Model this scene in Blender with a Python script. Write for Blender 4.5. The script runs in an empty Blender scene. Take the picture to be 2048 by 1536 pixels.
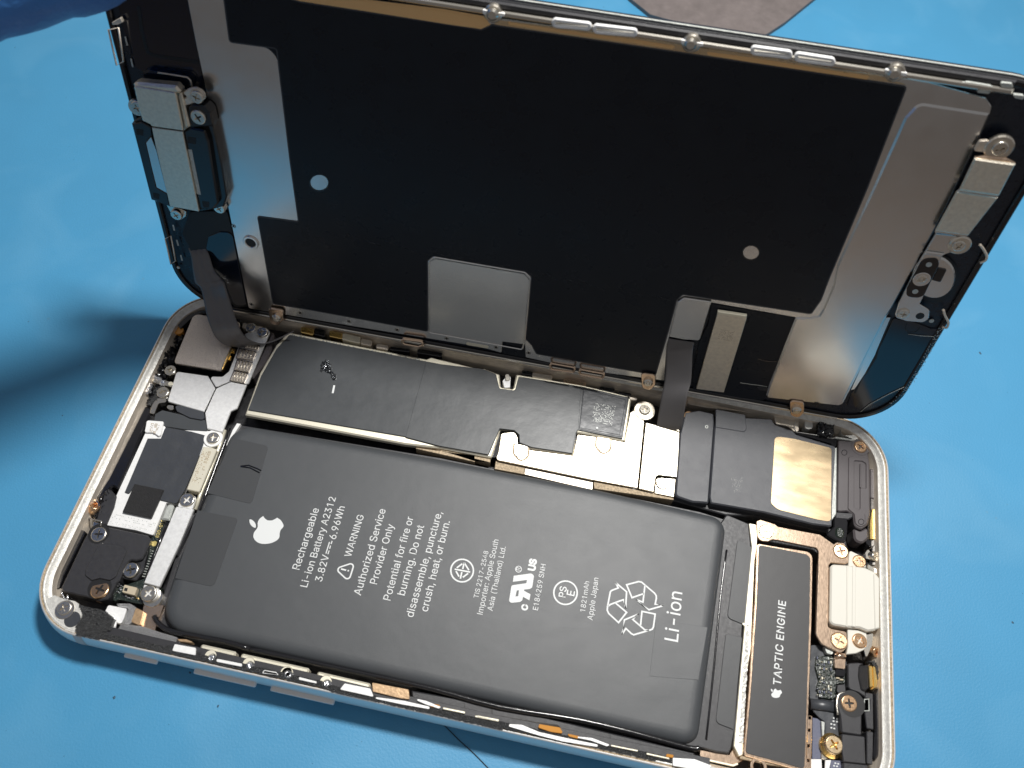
import bpy, bmesh, math, random, os
from mathutils import Vector, Matrix, geometry
random.seed(7)
# ------------------------------------------------------------------ camera, world, lamps
S = 0.1                      # millimetres -> Blender units (1 unit = 1 cm)
scene = bpy.context.scene
scene.unit_settings.system = 'METRIC'
scene.unit_settings.scale_length = 0.01
scene.view_settings.view_transform = 'Standard'
scene.view_settings.look = 'None'
scene.view_settings.exposure = 0.0
scene.view_settings.gamma = 1.0
scene.render.resolution_x = 1024
scene.render.resolution_y = 768
scene.cycles.max_bounces = 8
scene.cycles.sample_clamp_indirect = 6.0

FPX = 1685.4530705691307     # focal length in photo pixels (photo 2048 wide)
RC = Matrix(((0.979009, 0.198476, 0.046348), (0.19507, -0.846548, -0.495282), (-0.059066, 0.493927, -0.867495)))
CAM = Vector((77.143367, -18.147737, 143.938511))
cd = bpy.data.cameras.new('camera'); cam = bpy.data.objects.new('camera', cd)
scene.collection.objects.link(cam); scene.camera = cam
Rw = Matrix((RC[0], -Vector(RC[1]), -Vector(RC[2]))).transposed()   # camera axes (right, up, back) in world
cam.matrix_world = Matrix.Translation(CAM * S) @ Rw.to_4x4()
cd.sensor_width = 36.0; cd.lens = FPX / 2048 * 36.0
cd.clip_start = 0.2; cd.clip_end = 2000
cd.dof.use_dof = True; cd.dof.focus_distance = 15.2; cd.dof.aperture_fstop = 0.36

world = bpy.data.worlds.new("World"); scene.world = world; world.use_nodes = True
bg = world.node_tree.nodes['Background']
bg.inputs[0].default_value = (0.215, 0.212, 0.215, 1); bg.inputs[1].default_value = 0.95

def area(name, loc, target, sx, sy, power, col):
    l = bpy.data.lights.new(name, 'AREA'); l.shape = 'ELLIPSE'; l.size = sx; l.size_y = sy
    l.energy = power; l.color = col
    o = bpy.data.objects.new(name, l); scene.collection.objects.link(o)
    o.location = Vector(loc) * S
    d = (Vector(target) - Vector(loc)).normalized()
    o.rotation_euler = d.to_track_quat('-Z', 'Y').to_euler()
    return o
area('bench_lamp', (114, 152, 320), (80, 50, 0), 6.5, 4.2, 14200, (1.0, 0.98, 0.945))
# ------------------------------------------------------------------ frames
DO = Vector((0.913589, 64.347406, 6.372187))
DB = Matrix(((0.99984, -0.015591, 0.008821), (0.012479, 0.25293, -0.967404), (0.012851, 0.967359, 0.253084)))
DBT = DB.transposed(); RCT = RC.transposed()
def ray(px, py):
    return RCT @ Vector(((px - 1024) / FPX, (py - 768) / FPX, 1.0))
def bp(px, py, z):           # point of the body frame at height z (mm)
    d = ray(px, py); return CAM + d * ((z - CAM.z) / d.z)
def yp(px, py, y):
    d = ray(px, py); return CAM + d * ((y - CAM.y) / d.y)
def dp(px, py, w):           # point of the display frame, height w above its back
    d = ray(px, py); n = DB.col[2]; P0 = DO + n * w
    return DBT @ (CAM + d * ((P0 - CAM).dot(n) / d.dot(n)) - DO)
def Z(ox, oy, s):
    def f(*pts):
        out = []
        for p in pts:
            q = (ox + p[0] / s, oy + p[1] / s)
            out.append(q + tuple(p[2:]))
        return out
    return f
zA = Z(0, 580, 4); zB = Z(70, 800, 4.954); zC = Z(70, 1000, 4.954); zD = Z(440, 600, 4.016); zE = Z(880, 680, 3.938)
zF = Z(1330, 780, 4.357); zG = Z(1400, 1000, 5.12); zH = Z(1400, 1236, 5.12); zI = Z(190, 0, 4.763); zJ = Z(230, 150, 5.297)
zK = Z(310, 380, 4.8); zL = Z(500, 560, 4.452); zM = Z(840, 480, 3.938); zN = Z(1270, 560, 4.518); zO = Z(1660, 140, 3.938)
zP = Z(1660, 450, 3.841); zQ = Z(600, 0, 4); zR = Z(1050, 0, 4.016); zS = Z(1500, 60, 3.737); zT = Z(80, 1180, 3.938)
zU = Z(500, 1250, 4.096); zV = Z(950, 1300, 3.413); zW = Z(480, 960, 4.452); zX = Z(880, 1020, 3.793)
z1 = Z(1000, 1100, 11.817); z2 = Z(1200, 1150, 10.24); z4 = Z(490, 1020, 19.2); z5 = Z(270, 600, 5.486); z6 = Z(890, 1090, 17.07)
z7 = Z(1540, 830, 7.68); z8 = Z(1600, 1280, 6.0)
z0 = Z(0, 0, 1)
# ------------------------------------------------------------------ materials
def mat(name, col, rough=0.4, metal=0.0, bump=0.0, bscale=40, bdist=0.01, cvar=0.0, cscale=8, rvar=0.0, rscale=20,
        stretch=None, coat=0.0, speck=0.0, spscale=300, spec=0.5, sheen=0.0):
    m = bpy.data.materials.new(name); m.use_nodes = True
    nt = m.node_tree; p = nt.nodes['Principled BSDF']
    p.inputs['Base Color'].default_value = (*col, 1); p.inputs['Roughness'].default_value = rough
    p.inputs['Metallic'].default_value = metal; p.inputs['Coat Weight'].default_value = coat
    p.inputs['Specular IOR Level'].default_value = spec; p.inputs['Sheen Weight'].default_value = sheen
    p.inputs['Coat Roughness'].default_value = 0.12
    tc = nt.nodes.new('ShaderNodeTexCoord'); mp = nt.nodes.new('ShaderNodeMapping')
    nt.links.new(tc.outputs['Object'], mp.inputs[0])
    if stretch: mp.inputs['Scale'].default_value = stretch
    def noise(sc, det=3):
        n = nt.nodes.new('ShaderNodeTexNoise'); n.inputs['Scale'].default_value = sc; n.inputs['Detail'].default_value = det
        nt.links.new(mp.outputs[0], n.inputs['Vector']); return n
    if cvar:
        n = noise(cscale, 5); mx = nt.nodes.new('ShaderNodeMix'); mx.data_type = 'RGBA'
        mx.inputs[6].default_value = (*[c * (1 - cvar) for c in col], 1); mx.inputs[7].default_value = (*[min(1, c * (1 + cvar)) for c in col], 1)
        rp = nt.nodes.new('ShaderNodeMapRange'); rp.inputs[1].default_value = .3; rp.inputs[2].default_value = .7
        nt.links.new(n.outputs[0], rp.inputs[0]); nt.links.new(rp.outputs[0], mx.inputs[0]); nt.links.new(mx.outputs[2], p.inputs['Base Color'])
    if rvar:
        n = noise(rscale, 4); rp = nt.nodes.new('ShaderNodeMapRange')
        rp.inputs[1].default_value = .3; rp.inputs[2].default_value = .7
        rp.inputs[3].default_value = max(.02, rough - rvar); rp.inputs[4].default_value = min(1, rough + rvar)
        nt.links.new(n.outputs[0], rp.inputs[0]); nt.links.new(rp.outputs[0], p.inputs['Roughness'])
    if bump:
        n = noise(bscale, 4); b = nt.nodes.new('ShaderNodeBump'); b.inputs['Strength'].default_value = bump; b.inputs['Distance'].default_value = bdist
        nt.links.new(n.outputs[0], b.inputs['Height'])
        if speck:
            n2 = noise(spscale, 2); b2 = nt.nodes.new('ShaderNodeBump'); b2.inputs['Strength'].default_value = speck; b2.inputs['Distance'].default_value = 0.003
            nt.links.new(n2.outputs[0], b2.inputs['Height']); nt.links.new(b.outputs[0], b2.inputs['Normal']); nt.links.new(b2.outputs[0], p.inputs['Normal'])
        else:
            nt.links.new(b.outputs[0], p.inputs['Normal'])
    return m
M = {}
M['alu'] = mat('anodised_aluminium', (.80, .80, .79), .42, .55, .15, 120, .004, rvar=.06, rscale=15)
M['ledge'] = mat('raw_frame_ledge', (.70, .69, .65), .5, .4, .5, 60, .012, cvar=.14, cscale=14, rvar=.15, rscale=25)
M['inner'] = mat('champagne_frame_interior', (.74, .66, .56), .42, .6, .2, 30, .01, cvar=.15, cscale=6, stretch=(1, 1, 6))
M['glue'] = mat('brown_adhesive_line', (.42, .33, .22), .6, .2, .6, 90, .01, cvar=.4, cscale=30)
M['floor'] = mat('dark_floor', (.03, .03, .033), .4, .3, .3, 25, .02, cvar=.5, cscale=10)
M['steel'] = mat('sandblasted_steel', (.88, .88, .87), .46, .7, .25, 160, .006, cvar=.07, cscale=20, rvar=.07, rscale=60, speck=.15)
M['steelw'] = mat('warm_steel', (.86, .79, .66), .40, .95, .25, 160, .006, cvar=.08, cscale=18, rvar=.08, rscale=50, speck=.15)
M['steels'] = mat('smooth_steel_sheet', (.76, .75, .73), .24, 1, .06, 150, .002, rvar=.02, rscale=3)
M['brush'] = mat('brushed_steel', (.80, .71, .62), .32, 1, .3, 60, .006, stretch=(1, 12, 1), rvar=.08, rscale=30)  # warm reflection on the camera plate put into the steel colour
M['sand'] = mat('coarse_cast_metal', (.62, .62, .63), .38, 1, 1.0, 95, .03, cvar=.12, cscale=50)
M['cream'] = mat('cream_metal_edge', (.86, .81, .66), .4, .5, .2, 60, .006)
M['rose'] = mat('rose_toned_metal', (.86, .64, .47), .22, 1, .07, 40, .004, stretch=(10, 1, 1), cvar=.07, cscale=12, rvar=.04, rscale=12)  # copper reflection on the port bracket put into this metal colour
M['gold'] = mat('golden_foil', (.80, .62, .39), .27, 1, .05, 60, .002, cvar=.10, cscale=1.2, rvar=.03, rscale=2, stretch=(1, 3, 1))
M['brass'] = mat('brass', (.86, .60, .22), .25, 1, .2, 60, .005)
M['scr'] = mat('screw_steel', (.76, .72, .64), .24, 1, .2, 80, .004)
M['scrc'] = mat('screw_copper', (.80, .53, .32), .25, 1, .2, 80, .004, cvar=.1, cscale=30)
M['black'] = mat('black_plastic', (.030, .030, .034), .42, 0, .3, 220, .004, speck=.2, spscale=260, rvar=.06, rscale=18)
M['blackg'] = mat('glossy_black', (.012, .012, .014), .16, 0, .15, 14, .01, coat=.3)
M['spk'] = mat('speaker_plastic', (.055, .058, .068), .40, 0, .35, 230, .005, speck=.35, spscale=240, cvar=.04, cscale=5, rvar=.03, rscale=5)
M['ant'] = mat('dark_warm_plastic', (.082, .072, .076), .42, 0, .2, 200, .004)
M['tape'] = mat('black_tape', (.056, .061, .066), .37, 0, .20, 2.2, .03, cvar=.03, cscale=3, rvar=.02, rscale=6, speck=.12)
M['tape2'] = mat('smooth_black_tape', (.048, .052, .060), .38, 0, .35, 2.5, .05, rvar=.05, rscale=4)
M['batt'] = mat('battery_wrap', (.058, .063, .069), .43, 0, .22, 1.6, .03, cvar=.015, cscale=2, rvar=.012, rscale=3, speck=.5, spscale=210)
M['pull'] = mat('pull_tab_film', (.044, .047, .051), .46, 0, .12, 3, .02, speck=.15)
M['fabric'] = mat('woven_black_fabric', (.018, .018, .02), .55, 0, 1.0, 120, .02)
M['ink'] = mat('white_ink', (.72, .74, .74), .5, 0)
M['inkgold'] = mat('gold_ink', (.85, .68, .25), .35, .6)
M['white'] = mat('white_film', (.90, .90, .89), .4, .1, .25, 50, .008, cvar=.05, cscale=20)
M['creamp'] = mat('cream_silicone', (.70, .68, .61), .48, 0, .1, 8, .01)
M['foil'] = mat('crumpled_dark_foil', (.30, .31, .32), .15, 1, .5, 30, .02)
M['rail'] = mat('rail_warm_reflection', (.98, .60, .27), .40, .5, .1, 30, .004)  # orange reflection on the metal rail painted in as its colour
M['motor'] = mat('motor_label_film', (.034, .034, .036), .46, 0, .1, 3, .02, speck=.15)
M['foam'] = mat('ragged_black_foam', (.085, .087, .09), .24, 0, 1.0, 110, .06, cvar=.7, cscale=110, spec=.8)
M['pcb'] = mat('green_black_board', (.014, .022, .016), .2, 0, .6, 40, .02, coat=.6)
M['chip'] = mat('chip_ceramic', (.60, .52, .38), .4, .2)
M['solder'] = mat('solder', (.85, .86, .88), .18, 1, .6, 30, .02)
M['kapton'] = mat('amber_film', (.62, .27, .04), .2, .2, coat=.5)
M['tan'] = mat('tan_insulation', (.50, .34, .20), .4, .5, .3, 30, .01, cvar=.2, cscale=20)
M['hole'] = mat('deep_hole', (.006, .006, .007), .5)
M['glass'] = mat('black_glass', (.006, .010, .020), .13, 0, .1, 3, .01, coat=.4)
M['bezel'] = mat('black_bezel', (.010, .014, .024), .30, 0, .25, 20, .01, rvar=.08, rscale=10)
M['film'] = mat('black_graphite_film', (.009, .012, .018), .30, 0, .25, 1.4, .03, rvar=.05, rscale=3, speck=.12, spec=.28)
M['flex'] = mat('dark_flex_cable', (.13, .125, .128), .28, .1, .25, 12, .008, stretch=(6, 1, 1))
M['glove'] = mat('blue_nitrile', (.045, .20, .55), .42, 0, .5, 9, .04, sheen=.1)
M['pad'] = mat('worn_brown_pad', (.17, .145, .14), .55, 0, .5, 7, .03, cvar=.14, cscale=4)
M['ring'] = mat('screw_washer', (.80, .74, .64), .28, 1)
M['frost'] = mat('frosted_grey_edge', (.50, .52, .49), .42, .25, .4, 40, .01, cvar=.12, cscale=20)
M['slate'] = mat('slate_inlay', (.12, .13, .19), .5, .1, .2, 30, .01)
def mat_mat():
    m = mat('blue_silicone_mat', (.064, .295, .52), .50, 0, .35, 26, .012, cvar=.035, cscale=.5)
    nt = m.node_tree; p = nt.nodes['Principled BSDF']
    base = p.inputs['Base Color'].links[0].from_socket
    tc = nt.nodes.new('ShaderNodeTexCoord')
    v = nt.nodes.new('ShaderNodeTexVoronoi'); v.inputs['Scale'].default_value = 1.3; nt.links.new(tc.outputs['Object'], v.inputs['Vector'])
    n = nt.nodes.new('ShaderNodeTexNoise'); n.inputs['Scale'].default_value = 6; n.inputs['Detail'].default_value = 5; nt.links.new(tc.outputs['Object'], n.inputs['Vector'])
    ad = nt.nodes.new('ShaderNodeMath'); ad.operation = 'MULTIPLY_ADD'; ad.inputs[1].default_value = .12
    nt.links.new(n.outputs[0], ad.inputs[0]); nt.links.new(v.outputs['Distance'], ad.inputs[2])
    r = nt.nodes.new('ShaderNodeMapRange'); r.inputs[1].default_value = .075; r.inputs[2].default_value = .10; r.inputs[3].default_value = .35; r.inputs[4].default_value = 0
    nt.links.new(ad.outputs[0], r.inputs[0])
    mx = nt.nodes.new('ShaderNodeMix'); mx.data_type = 'RGBA'; mx.inputs[7].default_value = (.10, .25, .36, 1)
    nt.links.new(r.outputs[0], mx.inputs[0]); nt.links.new(base, mx.inputs[6])
    # broad pale smears
    n3 = nt.nodes.new('ShaderNodeTexNoise'); n3.inputs['Scale'].default_value = .45; n3.inputs['Detail'].default_value = 6; n3.inputs['Distortion'].default_value = .8
    nt.links.new(tc.outputs['Object'], n3.inputs['Vector'])
    r3 = nt.nodes.new('ShaderNodeMapRange'); r3.inputs[1].default_value = .5; r3.inputs[2].default_value = .72; r3.inputs[3].default_value = 0; r3.inputs[4].default_value = .15
    nt.links.new(n3.outputs[0], r3.inputs[0])
    mx2 = nt.nodes.new('ShaderNodeMix'); mx2.data_type = 'RGBA'; mx2.inputs[7].default_value = (.22, .48, .68, 1)
    nt.links.new(r3.outputs[0], mx2.inputs[0]); nt.links.new(mx.outputs[2], mx2.inputs[6]); nt.links.new(mx2.outputs[2], p.inputs['Base Color'])
    return m
M['mat'] = mat_mat()
# ------------------------------------------------------------------ object helpers
COL = scene.collection
class Node:                       # frame 'B' (body) or 'D' (display); org in mm of that frame
    def __init__(s, o, frame, org): s.o = o; s.f = frame; s.org = org
def thing(name, label, cat, at=None, frame='B', group=None):
    o = bpy.data.objects.new(name, None); COL.objects.link(o); o.empty_display_size = .2
    o['label'] = label; o['category'] = cat
    if group: o['group'] = group
    if frame == 'B':
        org = bp(at[0], at[1], at[2]) if at else Vector((0, 0, 0)); o.location = org * S
    else:
        org = Vector((0, 0, 0)); o.matrix_world = Matrix.Translation(DO * S) @ DB.to_4x4()
    return Node(o, frame, org)
def link(name, me, m, par, label=None, kind=None):
    me.materials.clear(); me.materials.append(m)
    o = bpy.data.objects.new(name, me); COL.objects.link(o)
    if par: o.parent = par.o
    if label: o['label'] = label
    if kind: o['kind'] = kind
    return Node(o, par.f if par else 'B', par.org if par else Vector((0, 0, 0)))
def conv(par, px, py, h):
    return (dp(px, py, h) if par.f == 'D' else bp(px, py, h)) - par.org
def area2(L): return sum(L[i][0] * L[(i + 1) % len(L)][1] - L[(i + 1) % len(L)][0] * L[i][1] for i in range(len(L))) / 2
def rounded(P, R, seg=6):
    out = []; n = len(P)
    for i in range(n):
        p = P[i]; r = R[i]
        a = P[i - 1] - p; b = P[(i + 1) % n] - p
        la, lb = a.length, b.length
        if r <= 0 or la < 1e-6 or lb < 1e-6: out.append(p); continue
        a /= la; b /= lb; c = max(-1, min(1, a.dot(b))); ang = math.acos(c)
        if ang > math.pi - .12 or ang < .05: out.append(p); continue
        d = min(r / math.tan(ang / 2), la * .48, lb * .48); rr = d * math.tan(ang / 2)
        ctr = p + (a + b).normalized() * (rr / math.sin(ang / 2))
        s = p + a * d - ctr; e = p + b * d - ctr
        t0 = math.atan2(s.y, s.x); t1 = math.atan2(e.y, e.x); dt = (t1 - t0 + math.pi) % (2 * math.pi) - math.pi
        k = max(2, int(seg * abs(dt) / 1.57 + .5))
        for j in range(k + 1):
            t = t0 + dt * j / k; out.append(ctr + Vector((math.cos(t), math.sin(t))) * rr)
    return out
def smoothloop(P, k=5):
    n = len(P); out = []
    for i in range(n):
        a, b, c, d = P[i - 1], P[i], P[(i + 1) % n], P[(i + 2) % n]
        for j in range(k):
            t = j / k
            out.append(.5 * ((2 * b) + (c - a) * t + (2 * a - 5 * b + 4 * c - d) * t * t + (3 * b - a - 3 * c + d) * t ** 3))
    return out
def offset(L, d):             # inward for CCW loops (left side)
    n = len(L); out = []
    for i in range(n):
        a = (L[i] - L[i - 1]); b = (L[(i + 1) % n] - L[i])
        if a.length < 1e-7: a = b
        if b.length < 1e-7: b = a
        a = a.normalized(); b = b.normalized()
        na = Vector((-a.y, a.x)); nb = Vector((-b.y, b.x)); m = na + nb
        if m.length < .3: m = na
        m = m.normalized(); k = max(.45, m.dot(na)); out.append(L[i] + m * (d / k))
    return out
def prep(par, pts, h, r=0, smooth=False):
    P = []; R = []
    for p in pts:
        v = conv(par, p[0], p[1], h); P.append(Vector((v.x, v.y))); R.append(p[2] if len(p) > 2 else r)
    if area2(P) < 0: P.reverse(); R.reverse()
    if smooth: return smoothloop(P)
    return rounded(P, R)
def slabmesh(name, loops, top, bot, bev, zo, smooth_side=False):
    """loops: first outer (CCW), others holes; heights relative mm"""
    bm = bmesh.new(); caps = []; capv = []
    for li, L in enumerate(loops):
        L = [Vector((p.x, p.y)) for p in L]
        if li: L = L[::-1] if area2(L) > 0 else L
        ins = offset(L, bev) if bev else L
        r0 = [bm.verts.new((p.x * S, p.y * S, (bot - zo) * S)) for p in L]
        r1 = [bm.verts.new((p.x * S, p.y * S, (top - bev - zo) * S)) for p in L]
        n = len(L)
        rings = [r0, r1]
        if bev:
            r2 = [bm.verts.new((p.x * S, p.y * S, (top - zo) * S)) for p in ins]; rings.append(r2)
        for A, B2 in zip(rings, rings[1:]):
            for i in range(n):
                f = bm.faces.new((A[i], A[(i + 1) % n], B2[(i + 1) % n], B2[i])); f.smooth = smooth_side
        caps.append([Vector((v.co.x, v.co.y, 0)) for v in rings[-1]]); capv += rings[-1]
    if len(loops) == 1 and len(rings[-1]) <= 5:
        try: bm.faces.new(rings[-1])
        except ValueError: pass
    else:
        for t in geometry.tessellate_polygon(caps):
            a, b, c = (capv[i] for i in t)
            n = (b.co - a.co).cross(c.co - a.co)
            if n.length < 1e-12: continue
            try: bm.faces.new((a, b, c) if n.z > 0 else (a, c, b))
            except ValueError: pass
    me = bpy.data.meshes.new(name); bm.to_mesh(me); bm.free(); return me
def plate(name, par, m, top, th, pts, r=0, bev=.06, holes=(), smooth=False, label=None, kind=None, frame_from=None):
    L = [prep(par, pts, top, r, smooth)]
    for h in holes:
        L.append(prep(par, h[0], top, h[1] if len(h) > 1 else 0))
    zo = par.org.z if par.f == 'B' else 0
    me = slabmesh(name, L, top, top - th, bev, zo)
    return link(name, me, M[m], par, label, kind)
def circpts(cx, cy, rpx, n=20, sy=1.0):
    return [(cx + rpx * math.cos(2 * math.pi * i / n), cy + sy * rpx * math.sin(2 * math.pi * i / n)) for i in range(n)]
def disc(name, par, m, top, th, px, py, rmm, n=24, bev=.06, hole=0, label=None):
    c = conv(par, px, py, top)
    L = [[Vector((c.x + rmm * math.cos(t), c.y + rmm * math.sin(t))) for t in [2 * math.pi * i / n for i in range(n)]]]
    if hole: L.append([Vector((c.x + hole * math.cos(t), c.y + hole * math.sin(t))) for t in [2 * math.pi * i / n for i in range(n)]])
    zo = par.org.z if par.f == 'B' else 0
    return link(name, slabmesh(name, L, top, top - th, bev, zo), M[m], par, label)
def ringpath(name, par, m, top, th, pts, wid, r=0, bev=.04, smooth=False, label=None, kind=None):
    L = prep(par, pts, top, r, smooth); zo = par.org.z if par.f == 'B' else 0
    return link(name, slabmesh(name, [offset(L, -wid / 2), offset(L, wid / 2)], top, top - th, bev, zo), M[m], par, label, kind)
def strokes(name, par, m, top, th, lines, wid, kind=None, label=None, closed=False):
    """flat strokes; lines: list of polylines in photo pixels"""
    bm = bmesh.new(); zo = par.org.z if par.f == 'B' else 0
    for ln in lines:
        P = [conv(par, p[0], p[1], top) for p in ln]; P = [Vector((p.x, p.y)) for p in P]
        if closed: P = P + [P[0], P[1]]
        n = len(P); Lf = []; Rt = []
        for i in range(n):
            a = P[i] - P[i - 1] if i else P[1] - P[0]; b = P[i + 1] - P[i] if i < n - 1 else P[-1] - P[-2]
            a = a.normalized() if a.length > 1e-9 else b.normalized(); b = b.normalized() if b.length > 1e-9 else a
            na = Vector((-a.y, a.x)); nb = Vector((-b.y, b.x)); mm = na + nb
            if mm.length < .5: mm = na
            mm.normalize(); k = max(.4, mm.dot(na))
            Lf.append(P[i] + mm * wid / 2 / k); Rt.append(P[i] - mm * wid / 2 / k)
        T = [[bm.verts.new((p.x * S, p.y * S, (top - zo) * S)) for p in X] for X in (Lf, Rt)]
        Bt = [[bm.verts.new((p.x * S, p.y * S, (top - th - zo) * S)) for p in X] for X in (Lf, Rt)]
        for i in range(n - 1):
            bm.faces.new((T[1][i], T[1][i + 1], T[0][i + 1], T[0][i]))
            bm.faces.new((Bt[1][i], Bt[1][i + 1], T[1][i + 1], T[1][i])); bm.faces.new((T[0][i], T[0][i + 1], Bt[0][i + 1], Bt[0][i]))
    me = bpy.data.meshes.new(name); bm.to_mesh(me); bm.free()
    return link(name, me, M[m], par, label, kind)
def tubemesh(name, P, rad, closed=False, seg=8, flat=1.0):
    """P: Vectors (BU), swept tube"""
    bm = bmesh.new(); n = len(P); rings = []; up = Vector((0, 0, 1))
    for i in range(n):
        t = (P[(i + 1) % n] - P[i - 1]) if (closed or 0 < i < n - 1) else (P[1] - P[0] if i == 0 else P[-1] - P[-2])
        t.normalize(); s = t.cross(up)
        if s.length < 1e-3: s = t.cross(Vector((0, 1, 0)))
        s.normalize(); u = s.cross(t)
        rings.append([bm.verts.new(P[i] + (s * math.cos(a) + u * math.sin(a) * flat) * rad) for a in [2 * math.pi * k / seg for k in range(seg)]])
    for i in range(n if closed else n - 1):
        A = rings[i]; B2 = rings[(i + 1) % n]
        for k in range(seg):
            f = bm.faces.new((A[k], A[(k + 1) % seg], B2[(k + 1) % seg], B2[k])); f.smooth = True
    if not closed:
        bm.faces.new(rings[0]); bm.faces.new(rings[-1][::-1])
    bmesh.ops.recalc_face_normals(bm, faces=bm.faces)
    me = bpy.data.meshes.new(name); bm.to_mesh(me); bm.free(); return me
def tube(name, par, m, pts, h, rad, closed=False, flat=1.0, label=None, sub=0):
    P = [conv(par, p[0], p[1], p[2] if len(p) > 2 else h) * S for p in pts]
    if sub and not closed:
        Q = []
        for i in range(len(P) - 1):
            a = P[max(i - 1, 0)]; b = P[i]; c = P[i + 1]; d = P[min(i + 2, len(P) - 1)]
            for j in range(sub):
                t = j / sub; Q.append(.5 * ((2 * b) + (c - a) * t + (2 * a - 5 * b + 4 * c - d) * t * t + (3 * b - a - 3 * c + d) * t ** 3))
        Q.append(P[-1]); P = Q
    return link(name, tubemesh(name, P, rad * S, closed, 8, flat), M[m], par, label)
# screws: one mesh per metal
def screwmesh(m):
    bm = bmesh.new(); N = 28
    def ring(r, z): return [bm.verts.new((r * math.cos(2 * math.pi * i / N), r * math.sin(2 * math.pi * i / N), z)) for i in range(N)]
    a, b, c, d = ring(1, -1.2), ring(1, -.18), ring(.95, -.06), ring(.84, 0)
    for A, B2 in ((a, b), (b, c), (c, d)):
        for i in range(N):
            f = bm.faces.new((A[i], A[(i + 1) % N], B2[(i + 1) % N], B2[i])); f.smooth = True
    w, l = .13, .56
    cross = [(w, w), (l, w * .8), (l, -w * .8), (w, -w), (w * .8, -l), (-w * .8, -l), (-w, -w), (-l, -w * .8), (-l, w * .8), (-w, w), (-w * .8, l), (w * .8, l)]
    ct = [bm.verts.new((x, y, 0)) for x, y in cross]; cb = [bm.verts.new((x * .62, y * .62, -.38)) for x, y in cross]
    n = len(ct)
    for i in range(n): bm.faces.new((ct[i], cb[i], cb[(i + 1) % n], ct[(i + 1) % n]))
    bm.faces.new(cb)
    allv = d + ct
    for t in geometry.tessellate_polygon([[v.co.copy() for v in d], [v.co.copy() for v in ct]]):
        x, y, z = (allv[i] for i in t)
        nn = (y.co - x.co).cross(z.co - x.co)
        if nn.length < 1e-9: continue
        try: bm.faces.new((x, y, z) if nn.z > 0 else (x, z, y))
        except ValueError: pass
    bmesh.ops.recalc_face_normals(bm, faces=bm.faces)
    me = bpy.data.meshes.new('screw'); bm.to_mesh(me); bm.free(); me.materials.append(M[m]); return me
SCR = {k: screwmesh(k) for k in ('scr', 'scrc', 'gold', 'brass')}
def screw(par, px, py, h, r, m='scr', tilt=None, label=None):
    o = bpy.data.objects.new('screw', SCR[m]); COL.objects.link(o); o.parent = par.o
    o.location = conv(par, px, py, h) * S; o.scale = (r * S,) * 3
    o.rotation_euler = (tilt[0] if tilt else random.uniform(-.05, .05), tilt[1] if tilt else random.uniform(-.05, .05), random.uniform(0, 3))
    if label: o['label'] = label
    return o
def quadstrip(name, par, m, L, R_, thick=.15, label=None, k=6, ridges=0):
    """ribbon between two 3D rails (mm, body frame)"""
    def cr(P):
        Q = []
        for i in range(len(P) - 1):
            a = P[max(i - 1, 0)]; b = P[i]; c = P[i + 1]; d = P[min(i + 2, len(P) - 1)]
            for j in range(k):
                t = j / k; Q.append(.5 * ((2 * b) + (c - a) * t + (2 * a - 5 * b + 4 * c - d) * t * t + (3 * b - a - 3 * c + d) * t ** 3))
        return Q + [P[-1]]
    L = cr(L); R_ = cr(R_); bm = bmesh.new(); n = len(L); W = 12; rows = []
    for i in range(n):
        t = (L[min(i + 1, n - 1)] - L[max(i - 1, 0)]).normalized(); ac = (R_[i] - L[i]).normalized(); nn = ac.cross(t).normalized()
        row = []
        for j in range(W + 1):
            u = j / W; p = L[i].lerp(R_[i], u) + nn * (ridges * math.sin(u * 19) * (1 if 1 < j < W - 1 else 0))
            row.append(p)
        rows.append((row, nn))
    def tr(p):
        q = p - par.org if par.f == 'B' else DBT @ (p - DO); return q * S
    T = [[bm.verts.new(tr(p)) for p in r] for r, nn in rows]
    Bv = [[bm.verts.new(tr(p - nn * thick)) for p in r] for r, nn in rows]
    for i in range(n - 1):
        for j in range(W):
            bm.faces.new((T[i][j], T[i][j + 1], T[i + 1][j + 1], T[i + 1][j])).smooth = True
            bm.faces.new((Bv[i][j], Bv[i + 1][j], Bv[i + 1][j + 1], Bv[i][j + 1])).smooth = True
        bm.faces.new((T[i][0], T[i + 1][0], Bv[i + 1][0], Bv[i][0])); bm.faces.new((T[i][W], Bv[i][W], Bv[i + 1][W], T[i + 1][W]))
    for i in (0, n - 1):
        for j in range(W): bm.faces.new((T[i][j], T[i][j + 1], Bv[i][j + 1], Bv[i][j]))
    bmesh.ops.recalc_face_normals(bm, faces=bm.faces)
    me = bpy.data.meshes.new(name); bm.to_mesh(me); bm.free(); return link(name, me, M[m], par, label)
FONT = None
for fn in ('Inter.woff2',):
    try: FONT = bpy.data.fonts.load(os.path.join(bpy.utils.system_resource('DATAFILES'), 'fonts', fn))
    except Exception: FONT = None
TEXTS = []
def text(par, s, h, a, b, m='ink', weight=0.0, hs=1.0, name='lettering', space=1.0, italic=0):
    TEXTS.append((par, s, h, a, b, m, weight, hs, name, space))
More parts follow.
